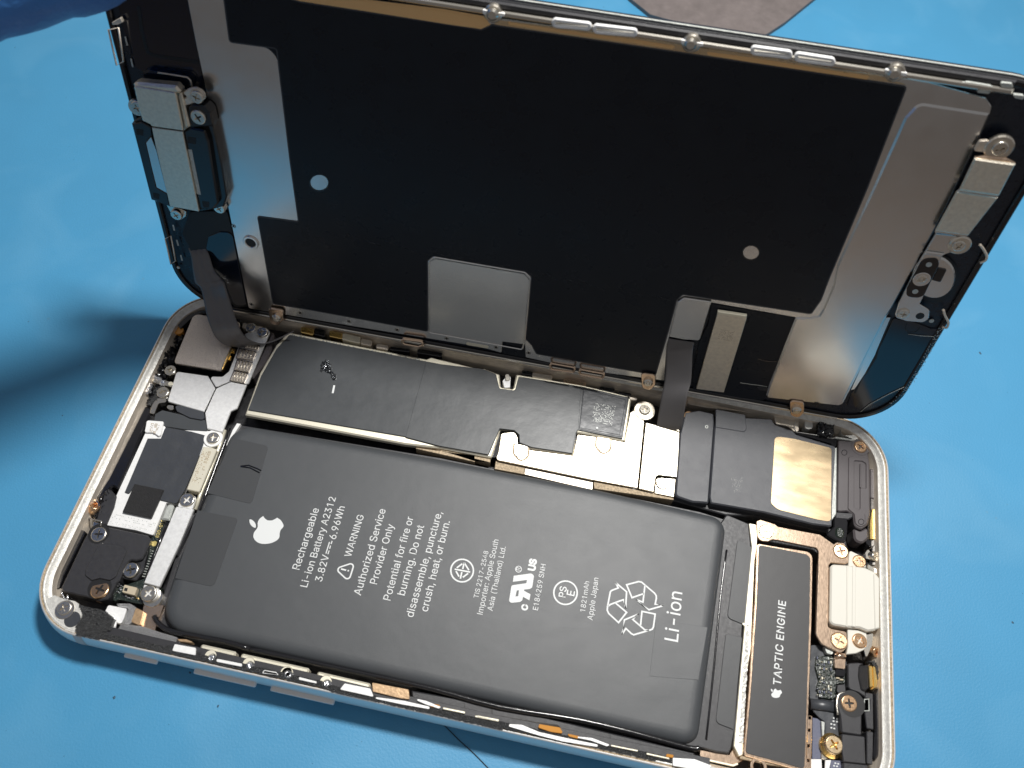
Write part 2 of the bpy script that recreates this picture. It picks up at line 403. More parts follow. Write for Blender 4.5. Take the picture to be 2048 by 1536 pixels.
def flush_texts():
    tmp = []
    for par, s, h, a, b, m, weight, hs, name, space in TEXTS:
        c = bpy.data.curves.new('t', 'FONT'); c.body = s.replace('I', '\u0399').replace('l', '\u04c0') if FONT else s
        if FONT: c.font = FONT
        c.offset = weight; c.resolution_u = 3; c.space_character = space
        o = bpy.data.objects.new('t', c); COL.objects.link(o); tmp.append(o)
    bpy.context.view_layer.update(); dg = bpy.context.evaluated_depsgraph_get()
    for o, (par, s, h, a, b, m, weight, hs, name, space) in zip(tmp, TEXTS):
        me = bpy.data.meshes.new_from_object(o.evaluated_get(dg))
        bm = bmesh.new(); bm.from_mesh(me); bmesh.ops.remove_doubles(bm, verts=bm.verts, dist=1e-6); seen = set(); kill = []
        for v0 in bm.verts:            # take the foot off the figure one
            if v0 in seen: continue
            st, isl = [v0], []
            seen.add(v0)
            while st:
                v = st.pop(); isl.append(v)
                for e in v.link_edges:
                    u = e.other_vert(v)
                    if u not in seen: seen.add(u); st.append(u)
            ys_ = [v.co.y for v in isl]; xs_ = [v.co.x for v in isl]
            if len(isl) == 4 and max(ys_) < .075 and .25 < max(xs_) - min(xs_) < .4: kill += isl
        bmesh.ops.delete(bm, geom=kill, context='VERTS'); bm.to_mesh(me); bm.free()
        xs = [v.co.x for v in me.vertices]; x0, x1 = min(xs), max(xs)
        A = conv(par, *a, h); B2 = conv(par, *b, h); d = B2 - A; d.z = 0; L = d.length; d.normalize(); up = Vector((-d.y, d.x, 0)); k = L / (x1 - x0)
        zo = 0
        for v in me.vertices:
            q = A + d * ((v.co.x - x0) * k) + up * (v.co.y * k * hs); v.co = (q.x * S, q.y * S, A.z * S)
        link(name, me, M[m], par, kind='stuff')
    for o in tmp: c = o.data; bpy.data.objects.remove(o); bpy.data.curves.remove(c)
def specks(name, par, m, h, th, corners, nx, ny, fill, size=.8):
    """grid of tiny engraved/printed cells inside a quad (pixels)"""
    bm = bmesh.new(); a, b, c, d = [conv(par, x, y, h) for x, y in corners]
    for i in range(nx):
        for j in range(ny):
            if random.random() > fill: continue
            def q(u, v): return (a.lerp(b, u)).lerp(d.lerp(c, u), v)
            u0, v0 = (i + .5 - size / 2) / nx, (j + .5 - size / 2) / ny; u1, v1 = (i + .5 + size / 2) / nx, (j + .5 + size / 2) / ny
            bm.faces.new([bm.verts.new(q(*t) * S) for t in ((u0, v0), (u1, v0), (u1, v1), (u0, v1))])
    bmesh.ops.recalc_face_normals(bm, faces=bm.faces)
    me = bpy.data.meshes.new(name); bm.to_mesh(me); bm.free(); return link(name, me, M[m], par, kind='stuff')
def rough(name, par, m, h, amp, pts, step=.35, base=1.0, fray=0.0, kind=None, label=None):
    """ragged surface filling a polygon"""
    L = prep(par, pts, h); xs = [p.x for p in L]; ys = [p.y for p in L]
    def inside(x, y):
        c = False; n = len(L)
        for i in range(n):
            p, q = L[i], L[i - 1]
            if (p.y > y) != (q.y > y) and x < (q.x - p.x) * (y - p.y) / (q.y - p.y) + p.x: c = not c
        return c
    bm = bmesh.new(); zo = par.org.z if par.f == 'B' else 0; V = {}
    nx = int((max(xs) - min(xs)) / step) + 2; ny = int((max(ys) - min(ys)) / step) + 2
    def vert(i, j):
        if (i, j) not in V:
            V[i, j] = bm.verts.new(((min(xs) + (i + random.uniform(-.3, .3)) * step) * S, (min(ys) + (j + random.uniform(-.3, .3)) * step) * S, (h - zo + random.uniform(-amp, amp * .4)) * S))
        return V[i, j]
    for i in range(nx):
        for j in range(ny):
            if inside(min(xs) + (i + .5) * step, min(ys) + (j + .5) * step): bm.faces.new((vert(i, j), vert(i + 1, j), vert(i + 1, j + 1), vert(i, j + 1)))
    ed = [e for e in bm.edges if e.is_boundary]
    r = bmesh.ops.extrude_edge_only(bm, edges=ed)
    for v in [g for g in r['geom'] if isinstance(g, bmesh.types.BMVert)]: v.co.z -= base * S
    for _ in range(int(fray * len(L) * 10)):
        pass
    me = bpy.data.meshes.new(name); bm.to_mesh(me); bm.free(); return link(name, me, M[m], par, label, kind)
# ================================================================== SETTING
def ground():
    bm = bmesh.new(); n = 60
    W, H = 46.0, 46.0
    def sheet(z, flip):
        c, q = math.cos(math.radians(19.3)), math.sin(math.radians(19.3))   # mat turned so its unseen front edge steers the screen plates' reflections
        return [[bm.verts.new((c * u - q * v, q * u + c * v, z)) for v in [-5.5 + 58 * j / n for j in range(n + 1)]] for u in [-26 + 62 * i / n for i in range(n + 1)]]
    A = sheet(0, 0)
    for i in range(n):
        for j in range(n): bm.faces.new((A[i][j], A[i + 1][j], A[i + 1][j + 1], A[i][j + 1])).smooth = True
    ed = [e for e in bm.edges if e.is_boundary]
    r = bmesh.ops.extrude_edge_only(bm, edges=ed)
    for v in [g for g in r['geom'] if isinstance(g, bmesh.types.BMVert)]: v.co.z = -.3
    bmesh.ops.recalc_face_normals(bm, faces=bm.faces)
    me = bpy.data.meshes.new('work_mat'); bm.to_mesh(me); bm.free(); me.materials.append(M['mat'])
    o = bpy.data.objects.new('work_mat', me); COL.objects.link(o); o['kind'] = 'structure'
    # unseen bench below the mat, its brown added for the screen plates' reflections
    bm = bmesh.new(); bmesh.ops.create_grid(bm, x_segments=1, y_segments=1, size=90)
    me = bpy.data.meshes.new('unseen_bench'); bm.to_mesh(me); bm.free()
    me.materials.append(mat('brown_bench', (.17, .135, .11), .6, 0, .2, 10, .01, cvar=.2, cscale=1)); o = bpy.data.objects.new('unseen_bench', me); COL.objects.link(o)
    o.location = (7, 5, -.3004); o['kind'] = 'structure'
ground()
# dents and specks lying on the mat
def mat_specks():
    bm = bmesh.new()
    def blob(px, py, r, z=.06, el=1, an=0):
        c = bp(px, py, 0); n = 7; vs = []
        for i in range(n):
            a = 2 * math.pi * i / n; rr = r * random.uniform(.6, 1.2)
            x, y = rr * math.cos(a) * el, rr * math.sin(a)
            vs.append(bm.verts.new(((c.x + x * math.cos(an) - y * math.sin(an)) * S, (c.y + x * math.sin(an) + y * math.cos(an)) * S, .003 * S * 10)))
        t = bm.verts.new((c.x * S, c.y * S, z * S + .003))
        for i in range(n): bm.faces.new((vs[i], vs[(i + 1) % n], t))
    for p in [(125, 831), (57, 643), (2025, 1245), (436, 1412), (380, 1345), (228, 1395), (1960, 706), (30, 95), (1207, 14)]:
        blob(p[0], p[1], random.uniform(.10, .26), .05, random.uniform(1, 2.2), random.uniform(0, 3))
    for _ in range(30):
        x, y = random.choice([(random.uniform(0, 330), random.uniform(90, 640)), (random.uniform(0, 160), random.uniform(700, 1536)), (random.uniform(1850, 2048), random.uniform(640, 1536)), (random.uniform(100, 1000), random.uniform(1440, 1536))])
        blob(x, y, random.uniform(.03, .07), .03)
    me = bpy.data.meshes.new('dust'); bm.to_mesh(me); bm.free(); me.materials.append(mat('grey_dust', (.03, .09, .15), .6))
    o = bpy.data.objects.new('dust', me); COL.objects.link(o); o['kind'] = 'stuff'
mat_specks()
t = thing('hair_strand', 'fine dark hair on the blue mat poking out below the phone edge', 'hair', (930, 1500, 0))
tube('strand', t, 'hole', [(860, 1425), (890, 1452), (920, 1482), (948, 1507), (985, 1545)], .12, .07, sub=4)
t = thing('brown_pad', 'worn brownish grey pad lying on the mat behind the raised screen', 'pad', (1450, 10, 0))
plate('pad_sheet', t, 'pad', 1.2, 1.2, z0((1258, -6), (1300, 28), (1410, 60), (1518, 78, 1), (1570, 44), (1632, -6), (1700, -60), (1640, -130), (1240, -120)), bev=.1)
# ================================================================== PHONE HOUSING
body = thing('phone_housing', 'open silver phone housing lying on the blue mat under the raised screen', 'phone', (900, 1100, 0))
PW, PH = 138.4, 67.3
def rrect(inset, r=9.7, n=14):
    x0, y0, x1, y1 = inset, inset, PW - inset, PH - inset; rr = max(.5, r - inset); P = []
    for cx, cy, a0 in ((x1 - rr, y0 + rr, -90), (x1 - rr, y1 - rr, 0), (x0 + rr, y1 - rr, 90), (x0 + rr, y0 + rr, 180)):
        for i in range(n + 1):
            a = math.radians(a0 + 90 * i / n); P.append(Vector((cx + rr * math.cos(a), cy + rr * math.sin(a))))
    return P
def ringloft(name, m, prof, label=None):
    bm = bmesh.new(); rings = []
    for ins, z in prof:
        rings.append([bm.verts.new(((p.x - body.org.x) * S, (p.y - body.org.y) * S, (z - body.org.z) * S)) for p in rrect(ins)])
    for A, B2 in zip(rings, rings[1:]):
        n = len(A)
        for i in range(n):
            f = bm.faces.new((A[i], A[(i + 1) % n], B2[(i + 1) % n], B2[i])); f.smooth = True
    me = bpy.data.meshes.new(name); bm.to_mesh(me); bm.free()
    return link(name, me, M[m], body, label)
ringloft('side_frame', 'alu', [(2.0, .05), (1.1, .2), (.35, .75), (-.12, 1.6), (-.36, 2.6), (-.42, 3.3), (-.38, 4.1), (-.2, 5.0), (.0, 5.8), (.12, 6.2), (.2, 6.36), (.3, 6.4), (.42, 6.4)])
ringloft('adhesive_line', 'glue', [(.42, 6.4), (.46, 6.28), (.62, 6.26), (.70, 6.33)])
ringloft('inner_ledge', 'ledge', [(.70, 6.33), (.74, 6.36), (1.0, 6.36), (1.1, 6.05), (1.75, 5.8), (1.9, 5.7)])
ringloft('inner_wall', 'inner', [(1.9, 5.7), (1.98, 5.5), (2.1, 4.2), (2.5, 4.0), (2.65, 1.0)])
L = rrect(2.4)
bm = bmesh.new(); vs = [bm.verts.new(((p.x - body.org.x) * S, (p.y - body.org.y) * S, (1.1 - body.org.z) * S)) for p in L]; bm.faces.new(vs)
me = bpy.data.meshes.new('mid_plate'); bm.to_mesh(me); bm.free(); link('mid_plate', me, M['floor'], body)
L = rrect(1.6)
me = slabmesh('back_glass', [L], .5, .04, .05, 0)
for v in me.vertices: v.co.x -= body.org.x * S; v.co.y -= body.org.y * S
link('back_glass', me, M['glass'], body)
# buttons on the near side: capsule prisms proud of the frame
M['btn'] = mat('bright_button_metal', (.86, .86, .86), .35, .2)
def side_button(name, p0, p1, m='btn', z=3.1, hh=.45, out=1.05, label=None):
    a = bp(p0[0], p0[1], z); b = bp(p1[0], p1[1], z); x0, x1 = a.x, b.x
    bm = bmesh.new(); n = 10; rings = []
    prof = []
    for i in range(n + 1):
        t = math.pi / 2 + math.pi * i / n; prof.append((x0 + hh + hh * math.cos(t), z + hh * math.sin(t)))
    for i in range(n + 1):
        t = -math.pi / 2 + math.pi * i / n; prof.append((x1 - hh + hh * math.cos(t), z + hh * math.sin(t)))
    cx = (x0 + x1) / 2
    for y, k in ((.3, 0), (-out + .15, 0), (-out, .12)):
        rings.append([bm.verts.new(((x + (k if x < cx else -k) - body.org.x) * S, (y - body.org.y) * S, (z + (q - z) * (1 - k) - body.org.z) * S)) for x, q in prof])
    for A, B2 in zip(rings, rings[1:]):
        for i in range(len(A)): bm.faces.new((A[i], A[(i + 1) % len(A)], B2[(i + 1) % len(A)], B2[i]))
    bm.faces.new(rings[-1]); bmesh.ops.recalc_face_normals(bm, faces=bm.faces)
    me = bpy.data.meshes.new(name); bm.to_mesh(me); bm.free(); link(name, me, M[m], body, label)
side_button('mute_switch', zT((650, 548))[0], zT((915, 605))[0], hh=.36, out=.95)
side_button('volume_button', zT((1200, 675))[0], zT((1690, 790))[0])
side_button('volume_button', zU((155, 562))[0], zU((680, 680))[0])
# antenna band on the near side
a = yp(*zT((358, 415))[0], -.05)
for nm, xx, w in (('antenna_band', a.x, 1.5),):
    prof = [(1.05, .2), (.31, .75), (-.16, 1.6), (-.40, 2.6), (-.46, 3.3), (-.42, 4.1), (-.24, 5.0), (-.04, 5.8), (.09, 6.22), (.18, 6.385), (.3, 6.425)]
    bm = bmesh.new(); A = []
    def fy(x, ins):   # near side outline incl. corner arc
        r = 9.7
        if x < r: return r - math.sqrt(max(0, (r - ins) ** 2 - (r - x) ** 2))
        return ins
    for k in range(5):
        x = xx - w / 2 + w * k / 4
        A.append([bm.verts.new(((x - body.org.x) * S, (fy(x, ins) - body.org.y) * S, (zz - body.org.z) * S)) for ins, zz in prof])
    for i in range(4):
        for j in range(len(prof) - 1): bm.faces.new((A[i][j], A[i + 1][j], A[i + 1][j + 1], A[i][j + 1])).smooth = True
    me = bpy.data.meshes.new(nm); bm.to_mesh(me); bm.free(); link(nm, me, mat('antenna_polymer', (.55, .52, .50), .5), body)
# corner and edge fittings
plate('corner_shelf', body, 'ledge', 6.35, 2, zC((190, 940), (300, 985), (395, 1000), (470, 1060), (470, 1130), (410, 1250), (410, 1330), (300, 1290), (190, 1210), (110, 1100), (90, 1000)), r=.4)
disc('black_spot', body, 'tape2', 6.39, .06, *zC((368, 1182))[0], 1.25, bev=.02)
screw(body, *zC((287, 1068))[0], 6.75, 1.15, 'scr'); disc('screw_seat', body, 'ring', 6.5, .2, *zC((290, 1085))[0], 1.5)
rough('foam_tape', body, 'foam', 6.7, .3, zC((440, 1040), (560, 1060), (700, 1100), (770, 1180), (745, 1290), (670, 1310), (640, 1390), (400, 1335), (405, 1240), (470, 1140)), .28)
rimline = [(175, 1280), (215, 1285), (300, 1305), (392, 1326), (490, 1349), (598, 1373), (680, 1393), (768, 1414), (880, 1438), (998, 1464), (1110, 1486), (1220, 1509), (1331, 1531), (1420, 1549)]
rough('foam_strip', body, 'foam', 6.62, .2, [(x, y - 7) for x, y in rimline] + [(x, y - 20 + random.uniform(-2, 2)) for x, y in rimline[::-1]], .24)
plate('shadow_strip', body, 'black', 6.39, .4, [(x, y - 16) for x, y in rimline] + [(x, y - 33) for x, y in rimline[::-1]], bev=.05)  # black strip painted as the shade between foam and shims
plate('cast_bar', body, 'sand', 6.0, 2, zC((850, 1230), (1060, 1250), (1240, 1310), (1410, 1360), (1380, 1460), (1150, 1420), (790, 1335), (825, 1270)), r=.2, bev=.1)
plate('cast_elbow', body, 'sand', 5.2, 2, zC((800, 1025), (940, 1025), (1000, 1060), (975, 1150), (950, 1230), (880, 1235), (905, 1160), (925, 1075), (820, 1050)), r=.3, bev=.1)
plate('white_tab', body, 'white', 5.0, 1.5, zC((725, 1040), (910, 1075), (880, 1170), (850, 1230), (770, 1200), (690, 1110)), r=.3)
tube('curled_tape', body, 'white', zC((690, 1120), (740, 1130), (790, 1180), (780, 1270)), 5.4, .35, flat=.7, sub=3)
plate('tan_block', body, 'tan', 5.2, 3, zC((1000, 1065), (1070, 1100), (1035, 1245), (950, 1205)), r=.2)
plate('tan_shelf', body, 'rose', 4.3, 2, zC((1075, 1040), (1280, 1040), (1190, 1290), (1040, 1250)), r=.1)
rods = [[zT((1262, 447))[0], zT((1540, 508))[0]], [zT((1580, 520))[0], zU((482, 378))[0]], [zU((548, 402))[0], zU((985, 502))[0]]]
for a, b in rods:
    dx, dy = -1.4, 6
    plate('spring_bar', body, 'cream', 5.7, 2, [(a[0] - dx, a[1] - dy), (b[0] - dx, b[1] - dy), (b[0] + dx, b[1] + dy), (a[0] + dx, a[1] + dy)], r=.35, bev=.28)
for p in zT((1350, 532), (1650, 592), (1955, 668)) + zU((305, 402), (628, 478)):
    disc('ball_contact', body, 'solder', 6.7, 2, *p, .75, bev=.35, n=16); disc('contact_cup', body, 'cream', 6.4, 1, p[0] - 2, p[1] - 3, 1.05, bev=.15, n=16)
for pts in (zT((1060, 425), (1225, 455), (1225, 515), (1040, 478)), zT((1390, 540), (1590, 580), (1590, 605), (1390, 565)), zT((1765, 630), (1860, 645), (1880, 670), (1745, 655)), zU((120, 372), (215, 390), (240, 412), (100, 392)),
            zU((400, 425), (545, 462), (545, 480), (400, 448)), zU((775, 478), (985, 520), (1015, 590), (735, 528)), zU((1030, 590), (1260, 620), (1470, 668), (1470, 690), (1240, 650), (1030, 605)), zU((1370, 605), (1440, 620), (1570, 672), (1545, 685), (1440, 650), (1370, 620)),
            zV((235, 505), (320, 510), (440, 560), (620, 600), (840, 645), (835, 662), (600, 625), (440, 585), (230, 522)), zV((700, 590), (800, 600), (925, 648), (900, 658), (790, 618), (700, 600)), zV((1350, 735), (1500, 745), (1620, 790), (1580, 830), (1350, 790))):
    plate('bright_shim', body, 'white', 6.78, 1.5, pts, r=.15, bev=.05)
for pts in (zU((1000, 470), (1300, 528), (1308, 610), (1230, 600), (1005, 545)), zC((1500, 1380), (1600, 1420), (1430, 1400), (1400, 1375))):
    plate('tan_insulator', body, 'tan', 6.74, 1.5, pts, r=.15)
strokes('wire_clip', body, 'solder', 6.6, .2, [zU((1010, 540), (1130, 560), (1215, 580), (1240, 550), (1300, 565))], .35)
for pts in (zU((1580, 672), (1762, 708), (1762, 728), (1580, 690)), zU((1860, 738), (2040, 772), (2040, 790), (1860, 756)), zV((0, 445), (162, 478), (162, 490), (0, 458)), zV((928, 645), (1112, 682), (1112, 695), (928, 658)), zV((1170, 700), (1328, 735), (1328, 748), (1170, 714))):
    plate('contact_strip', body, 'cream', 6.8, 1, pts, r=.1, bev=.08)
for pts in (zV((440, 505), (580, 528), (605, 572), (520, 560), (430, 530)), zV((1310, 708), (1360, 716), (1350, 738), (1300, 728)), zU((1470, 640), (1560, 655), (1550, 680), (1480, 670)), zV((630, 570), (720, 590), (700, 605), (640, 590))):
    plate('amber_flex', body, 'kapton', 6.76, .8, pts, r=.2)
plate('cable_cover', body, 'black', 4.7, 3, zU((1320, 535), (1345, 540)) + zV((0, 352), (400, 440), (900, 560), (1500, 700), (1500, 745), (1330, 722), (900, 640), (640, 585), (560, 520), (400, 498), (240, 470), (0, 425)) + zU((1600, 655), (1330, 600)), r=.2, bev=.2)
for pts in (zU((1755, 640), (1762, 695)), zU((1975, 685), (1980, 725)), zV((118, 405), (120, 440)), zV((922, 575), (925, 610))):
    strokes('seam', body, 'hole', 4.73, .03, [pts], .15)
tube('tray_lip', body, 'blackg', [zU((0, 198))[0], zU((500, 303))[0], zU((1000, 412))[0], zU((1500, 525))[0], zU((2048, 672))[0], zV((700, 475))[0], zV((1100, 570))[0], zV((1460, 668))[0], zV((1530, 668))[0]], 5.0, .42, sub=3)
tube('tray_lip', body, 'blackg', [zU((0, 198))[0], (450, 1283), (400, 1274), (345, 1263), (320, 1250), (308, 1232)], 5.0, .42, sub=3)
# left wall rubber strip and clips
plate('rubber_gasket', body, 'blackg', 4.6, 2.4, zB((1085, 55), (1165, 85), (1140, 140), (870, 780), (820, 890), (770, 850), (640, 1000), (600, 960), (720, 780)), r=.3, bev=.3)
plate('cable_guide', body, 'black', 4.9, 3, zB((735, 870), (805, 950), (780, 1060), (700, 1250), (600, 1200), (650, 1020), (680, 910)), r=.4, bev=.2)
rough('glue_residue', body, 'blackg', 5.0, .7, zB((640, 960), (760, 830), (740, 900), (720, 960), (680, 1080), (600, 1180), (560, 1150), (620, 1050)), .3)
screw(body, *zB((600, 1045))[0], 5.0, 1.0, 'scrc', tilt=(0.1, .75)); ringpath('screw_collar', body, 'rose', 4.9, 1, circpts(*zB((578, 1045))[0], 11, 18), .35)
tube('wire_spring', body, 'scr', zB((545, 1130), (550, 1175), (600, 1190), (660, 1200), (650, 1250)), 5.2, .14)
for p, rr in ((zA((1240, 690))[0], .5), (zA((1180, 760))[0], .9), (zA((1175, 800))[0], .7), (zA((1265, 705))[0], .6), (zA((1300, 735))[0], .7)):
    disc('spring_contact', body, 'solder', 5.2, 1.5, *p, rr, bev=.3, n=12)
rough('glue_residue', body, 'blackg', 5.0, .8, zA((1380, 440), (1400, 520), (1370, 620), (1310, 690), (1250, 780), (1220, 880), (1170, 920), (1180, 850), (1240, 760), (1250, 620), (1300, 500)), .3)
rough('glue_residue', body, 'foam', 5.1, .5, zA((1260, 760), (1290, 770), (1250, 880), (1200, 920), (1170, 910)), .25)
for pts in (zA((1215, 710), (1290, 715), (1390, 740), (1380, 775), (1300, 760), (1220, 735)),):
    plate('contact_bar', body, 'scr', 5.0, 1.2, pts, r=.2)
disc('cream_pin', body, 'cream', 5.1, .8, *zA((1363, 748))[0], .45, n=14)
rough('dark_components', body, 'blackg', 4.6, .8, zA((1560, 190), (1600, 175), (1540, 230), (1480, 330), (1440, 420), (1400, 470), (1390, 380), (1430, 300), (1500, 230)), .35)
plate('antenna_strip', body, 'blackg', 5.4, .6, zA((1420, 275), (1500, 205), (1600, 165), (1720, 160), (1720, 180), (1600, 190), (1520, 235), (1440, 310)), r=.2)
disc('amber_contact', body, 'kapton', 5.0, 1, *zA((1430, 320))[0], .9, n=14)
tube('brass_rail', body, 'cream', zB((1880, 300), (1840, 430), (1740, 690), (1640, 930), (1590, 1090)), 4.3, .35)
tube('black_rail', body, 'blackg', zB((1925, 280), (1890, 400), (1780, 690), (1690, 940), (1640, 1100)), 4.6, .3)
plate('bright_strip', body, 'white', 4.3, 1, zA((1895, 1065), (1925, 1070), (1860, 1170), (1820, 1260), (1810, 1240), (1860, 1120)))
plate('tray_side', body, 'black', 4.8, 3.6, zB((1560, 1120), (1600, 1130), (1400, 1536), (1370, 1530)), r=.2, bev=.25)
# far wall fittings seen under the raised screen
for (x, y, w, h_, m) in ((470, 640, 24, 8, 'blackg'), (505, 655, 40, 12, 'inner'), (615, 661, 26, 12, 'brass'), (640, 664, 22, 14, 'blackg'), (672, 669, 26, 12, 'brass'), (703, 676, 36, 13, 'cream'), (733, 684, 22, 11, 'inner'), (765, 693, 24, 9, 'inner'), (800, 698, 40, 7, 'blackg'), (860, 705, 50, 9, 'blackg'),
                        (1055, 745, 22, 8, 'blackg'), (1085, 752, 40, 9, 'inner'), (1150, 765, 44, 9, 'rose'), (1215, 778, 30, 8, 'blackg'), (1250, 788, 26, 8, 'blackg'), (1260, 796, 30, 6, 'inner'), (690, 656, 30, 7, 'blackg'), (740, 668, 22, 7, 'blackg')):
    s = h_ * .18 * w / 20
    plate('wall_contact', body, m, 5.0, 2.5, [(x - w / 2, y - h_ / 2 - s), (x + w / 2, y - h_ / 2 + s), (x + w / 2 - 1, y + h_ / 2 + s), (x - w / 2 - 1, y + h_ / 2 - s)], r=.3, bev=.12)
plate('bronze_rail', body, 'inner', 4.6, 1.5, zN((470, 1040), (700, 1060), (1050, 1110), (1300, 1150), (1380, 1200), (1240, 1230), (980, 1190), (720, 1160), (640, 1150), (480, 1120)), r=.4)
plate('bronze_lug', body, 'inner', 5.0, 1.5, zN((1250, 1180), (1400, 1160), (1480, 1210), (1480, 1370), (1440, 1370), (1380, 1320), (1270, 1300)), r=.5)
cl = plate('corner_lug', body, 'ledge', 5.3, 2.2, z7((400, 80), (560, 60), (750, 65), (960, 60), (1100, 75), (1260, 180), (1380, 300), (1400, 350), (1290, 390), (1020, 340), (970, 360), (730, 310), (400, 260), (370, 180)), r=.4,
      holes=((z7((540, 80), (650, 80), (650, 210), (540, 210)), .5), (z7((1110, 150), (1270, 150), (1270, 310), (1090, 310)), .5)))
rough('black_plug', body, 'blackg', 5.8, .4, z7((760, 70), (840, 60), (950, 60), (1000, 140), (970, 340), (740, 290), (740, 160)), .3)
plate('corner_strip', body, 'frost', 5.2, .8, z7((1010, 330), (1300, 375), (1290, 400), (1000, 355)), bev=.05)
plate('step_bracket', body, 'blackg', 5.0, 1.5, z7((400, 255), (740, 300), (1010, 350), (1030, 385), (1020, 470), (980, 500), (940, 440), (700, 370), (390, 290)), r=.2)
plate('gold_leaf', body, 'brass', 4.6, 2, zF((1805, 1035), (1830, 1040), (1830, 1300), (1785, 1300), (1785, 1150)), r=.2)
plate('frame_pocket', body, 'ant', 4.4, 2, zF((1785, 680), (1830, 690), (1850, 860), (1850, 960), (1785, 940)), r=.4, bev=.2)
plate('frame_pocket', body, 'blackg', 4.2, 2, zF((1785, 940), (1850, 960), (1850, 1350), (1790, 1370), (1750, 1330)), r=.4)
plate('wall_strip', body, 'blackg', 4.4, 2.0, zF((1855, 980), (1870, 985), (1865, 1525), (1780, 1525), (1800, 1380), (1840, 1330)), r=.2)
# right wall, lower part
plate('wall_bracket', body, 'scr', 4.8, 1.6, zG((1690, 540), (1720, 500), (1760, 545), (1750, 610), (1700, 600)), r=.2)
screw(body, *zG((1798, 575))[0], 5.0, .85, 'scr', tilt=(.1, -.7))
for pts in (zG((1715, 650), (1830, 720), (1830, 770), (1715, 700)), zH((1700, 170), (1780, 150), (1760, 300), (1700, 420), (1680, 330))):
    plate('steel_shim', body, 'scr', 4.8, 1.4, pts, r=.2)
screw(body, *zH((1810, 355))[0], 5.0, .8, 'scrc', tilt=(.1, -.6))
rough('glue_residue', body, 'foam', 5.0, .4, z8((830, 250), (900, 250), (960, 350), (970, 440), (920, 490), (890, 300)), .25)
plate('wall_strip', body, 'blackg', 4.8, 1.8, z8((885, 640), (970, 500), (975, 900), (960, 1380), (900, 1450), (880, 1390), (905, 1060)), r=.4, bev=.3)
plate('floor_inlay', body, 'slate', 3.4, .3, z8((150, 930), (255, 950), (250, 1430), (145, 1430)))
plate('bright_shim', body, 'white', 3.8, .3, z8((100, 1430), (260, 1430), (265, 1560), (90, 1560)))
plate('bright_shim', body, 'white', 4.0, .3, z8((305, 1440), (375, 1440), (350, 1560), (300, 1560)))
plate('board_base', body, 'tape2', 3.6, 1.0, z8((130, 60), (300, 60), (420, 120), (560, 260), (580, 620), (440, 740), (430, 790), (120, 745), (110, 400)), r=.3)
plate('champagne_shelf', body, 'rose', 3.9, 1.5, zH((0, 1350), (300, 1400), (370, 1280), (450, 1290), (450, 1440), (420, 1470), (340, 1500), (0, 1440)), r=.2)
plate('shelf_lip', body, 'cream', 4.3, .5, zH((0, 1425), (340, 1498), (385, 1480), (395, 1500), (345, 1520), (0, 1445)))
plate('seam_channel', body, 'glue', 4.6, .5, zH((410, 1410), (480, 1415), (1100, 1530), (1090, 1560), (690, 1500), (410, 1440)))
disc('shelf_boss', body, 'rose', 4.8, 1.2, *zH((600, 1520))[0], 1.3, hole=.8)
plate('partition_strip', body, 'cream', 4.9, 2.8, zG((500, 235), (575, 250), (590, 330), (585, 440), (560, 620), (520, 1536)) + zH((460, 700), (440, 1400), (400, 1420), (345, 1310), (400, 700), (455, 90), (440, 30)) + zG((450, 1300), (530, 480)), r=.2, bev=.12)
rough('partition_glue', body, 'ledge', 5.05, .12, zH((475, 60), (520, 60), (470, 700), (435, 1280), (405, 1280), (440, 640)), .3, base=.3)
# ================================================================== BATTERY
bat = thing('battery', 'large dark grey battery pack with white printing filling the middle of the phone', 'battery', (900, 1180, 1.2))
BT = 5.5
BATL = z0((469, 847, 3.5), (680, 884), (880, 918), (1200, 980), (1452, 1038, 2.4), (1438, 1150), (1425, 1250), (1393, 1489, 2.4), (950, 1391), (700, 1334), (500, 1289), (316, 1250, 4.5), (361, 1113), (400, 1020), (440, 925))
def battery_cell():
    L = prep(bat, BATL, BT); bm = bmesh.new(); zo = bat.org.z
    prof = [(-.25, 1.3), (-.25, 3.2), (-.1, 4.2), (.15, 4.8), (.55, 5.2), (1.1, 5.41), (1.6, 5.47), (2.1, 5.5)]
    L = offset(L, -.3); rings = []
    for ins, z in prof: rings.append([bm.verts.new((p.x * S, p.y * S, (z - zo) * S)) for p in offset(L, ins)])
    for A, B2 in zip(rings, rings[1:]):
        for i in range(len(A)): bm.faces.new((A[i], A[(i + 1) % len(A)], B2[(i + 1) % len(A)], B2[i])).smooth = len(rings) > 0
    bm.faces.new(rings[-1])
    me = bpy.data.meshes.new('cell'); bm.to_mesh(me); bm.free(); return link('cell', me, M['batt'], bat)
battery_cell()
plate('wrap_flange', bat, 'black', 3.6, 2.3, z0((466, 848), (880, 916), (1400, 1024), (1452, 1040), (1440, 1240), (1405, 1498), (1340, 1492), (950, 1402), (500, 1300), (345, 1266), (312, 1240), (352, 1110), (432, 925)), r=.6)
plate('pull_tab', bat, 'pull', BT + .05, .05, z0((466, 876), (537, 892, .8), (503, 1008, .6), (414, 986)), bev=.02)
plate('pull_tab', bat, 'pull', BT + .05, .05, zC((1610, 100), (2012, 182, .6), (1770, 862, .8), (1388, 775)), bev=.02)
strokes('tab_crease', bat, 'blackg', BT + .22, .18, [zD((165, 1332), (230, 1325), (300, 1352), (330, 1368)), zD((165, 1335), (240, 1345), (318, 1385))], .14)
plate('tape_edge', bat, 'batt', BT + .035, .035, zX((1640, 830), (2030, 890), (1960, 1289), (1590, 1260)), bev=.02)
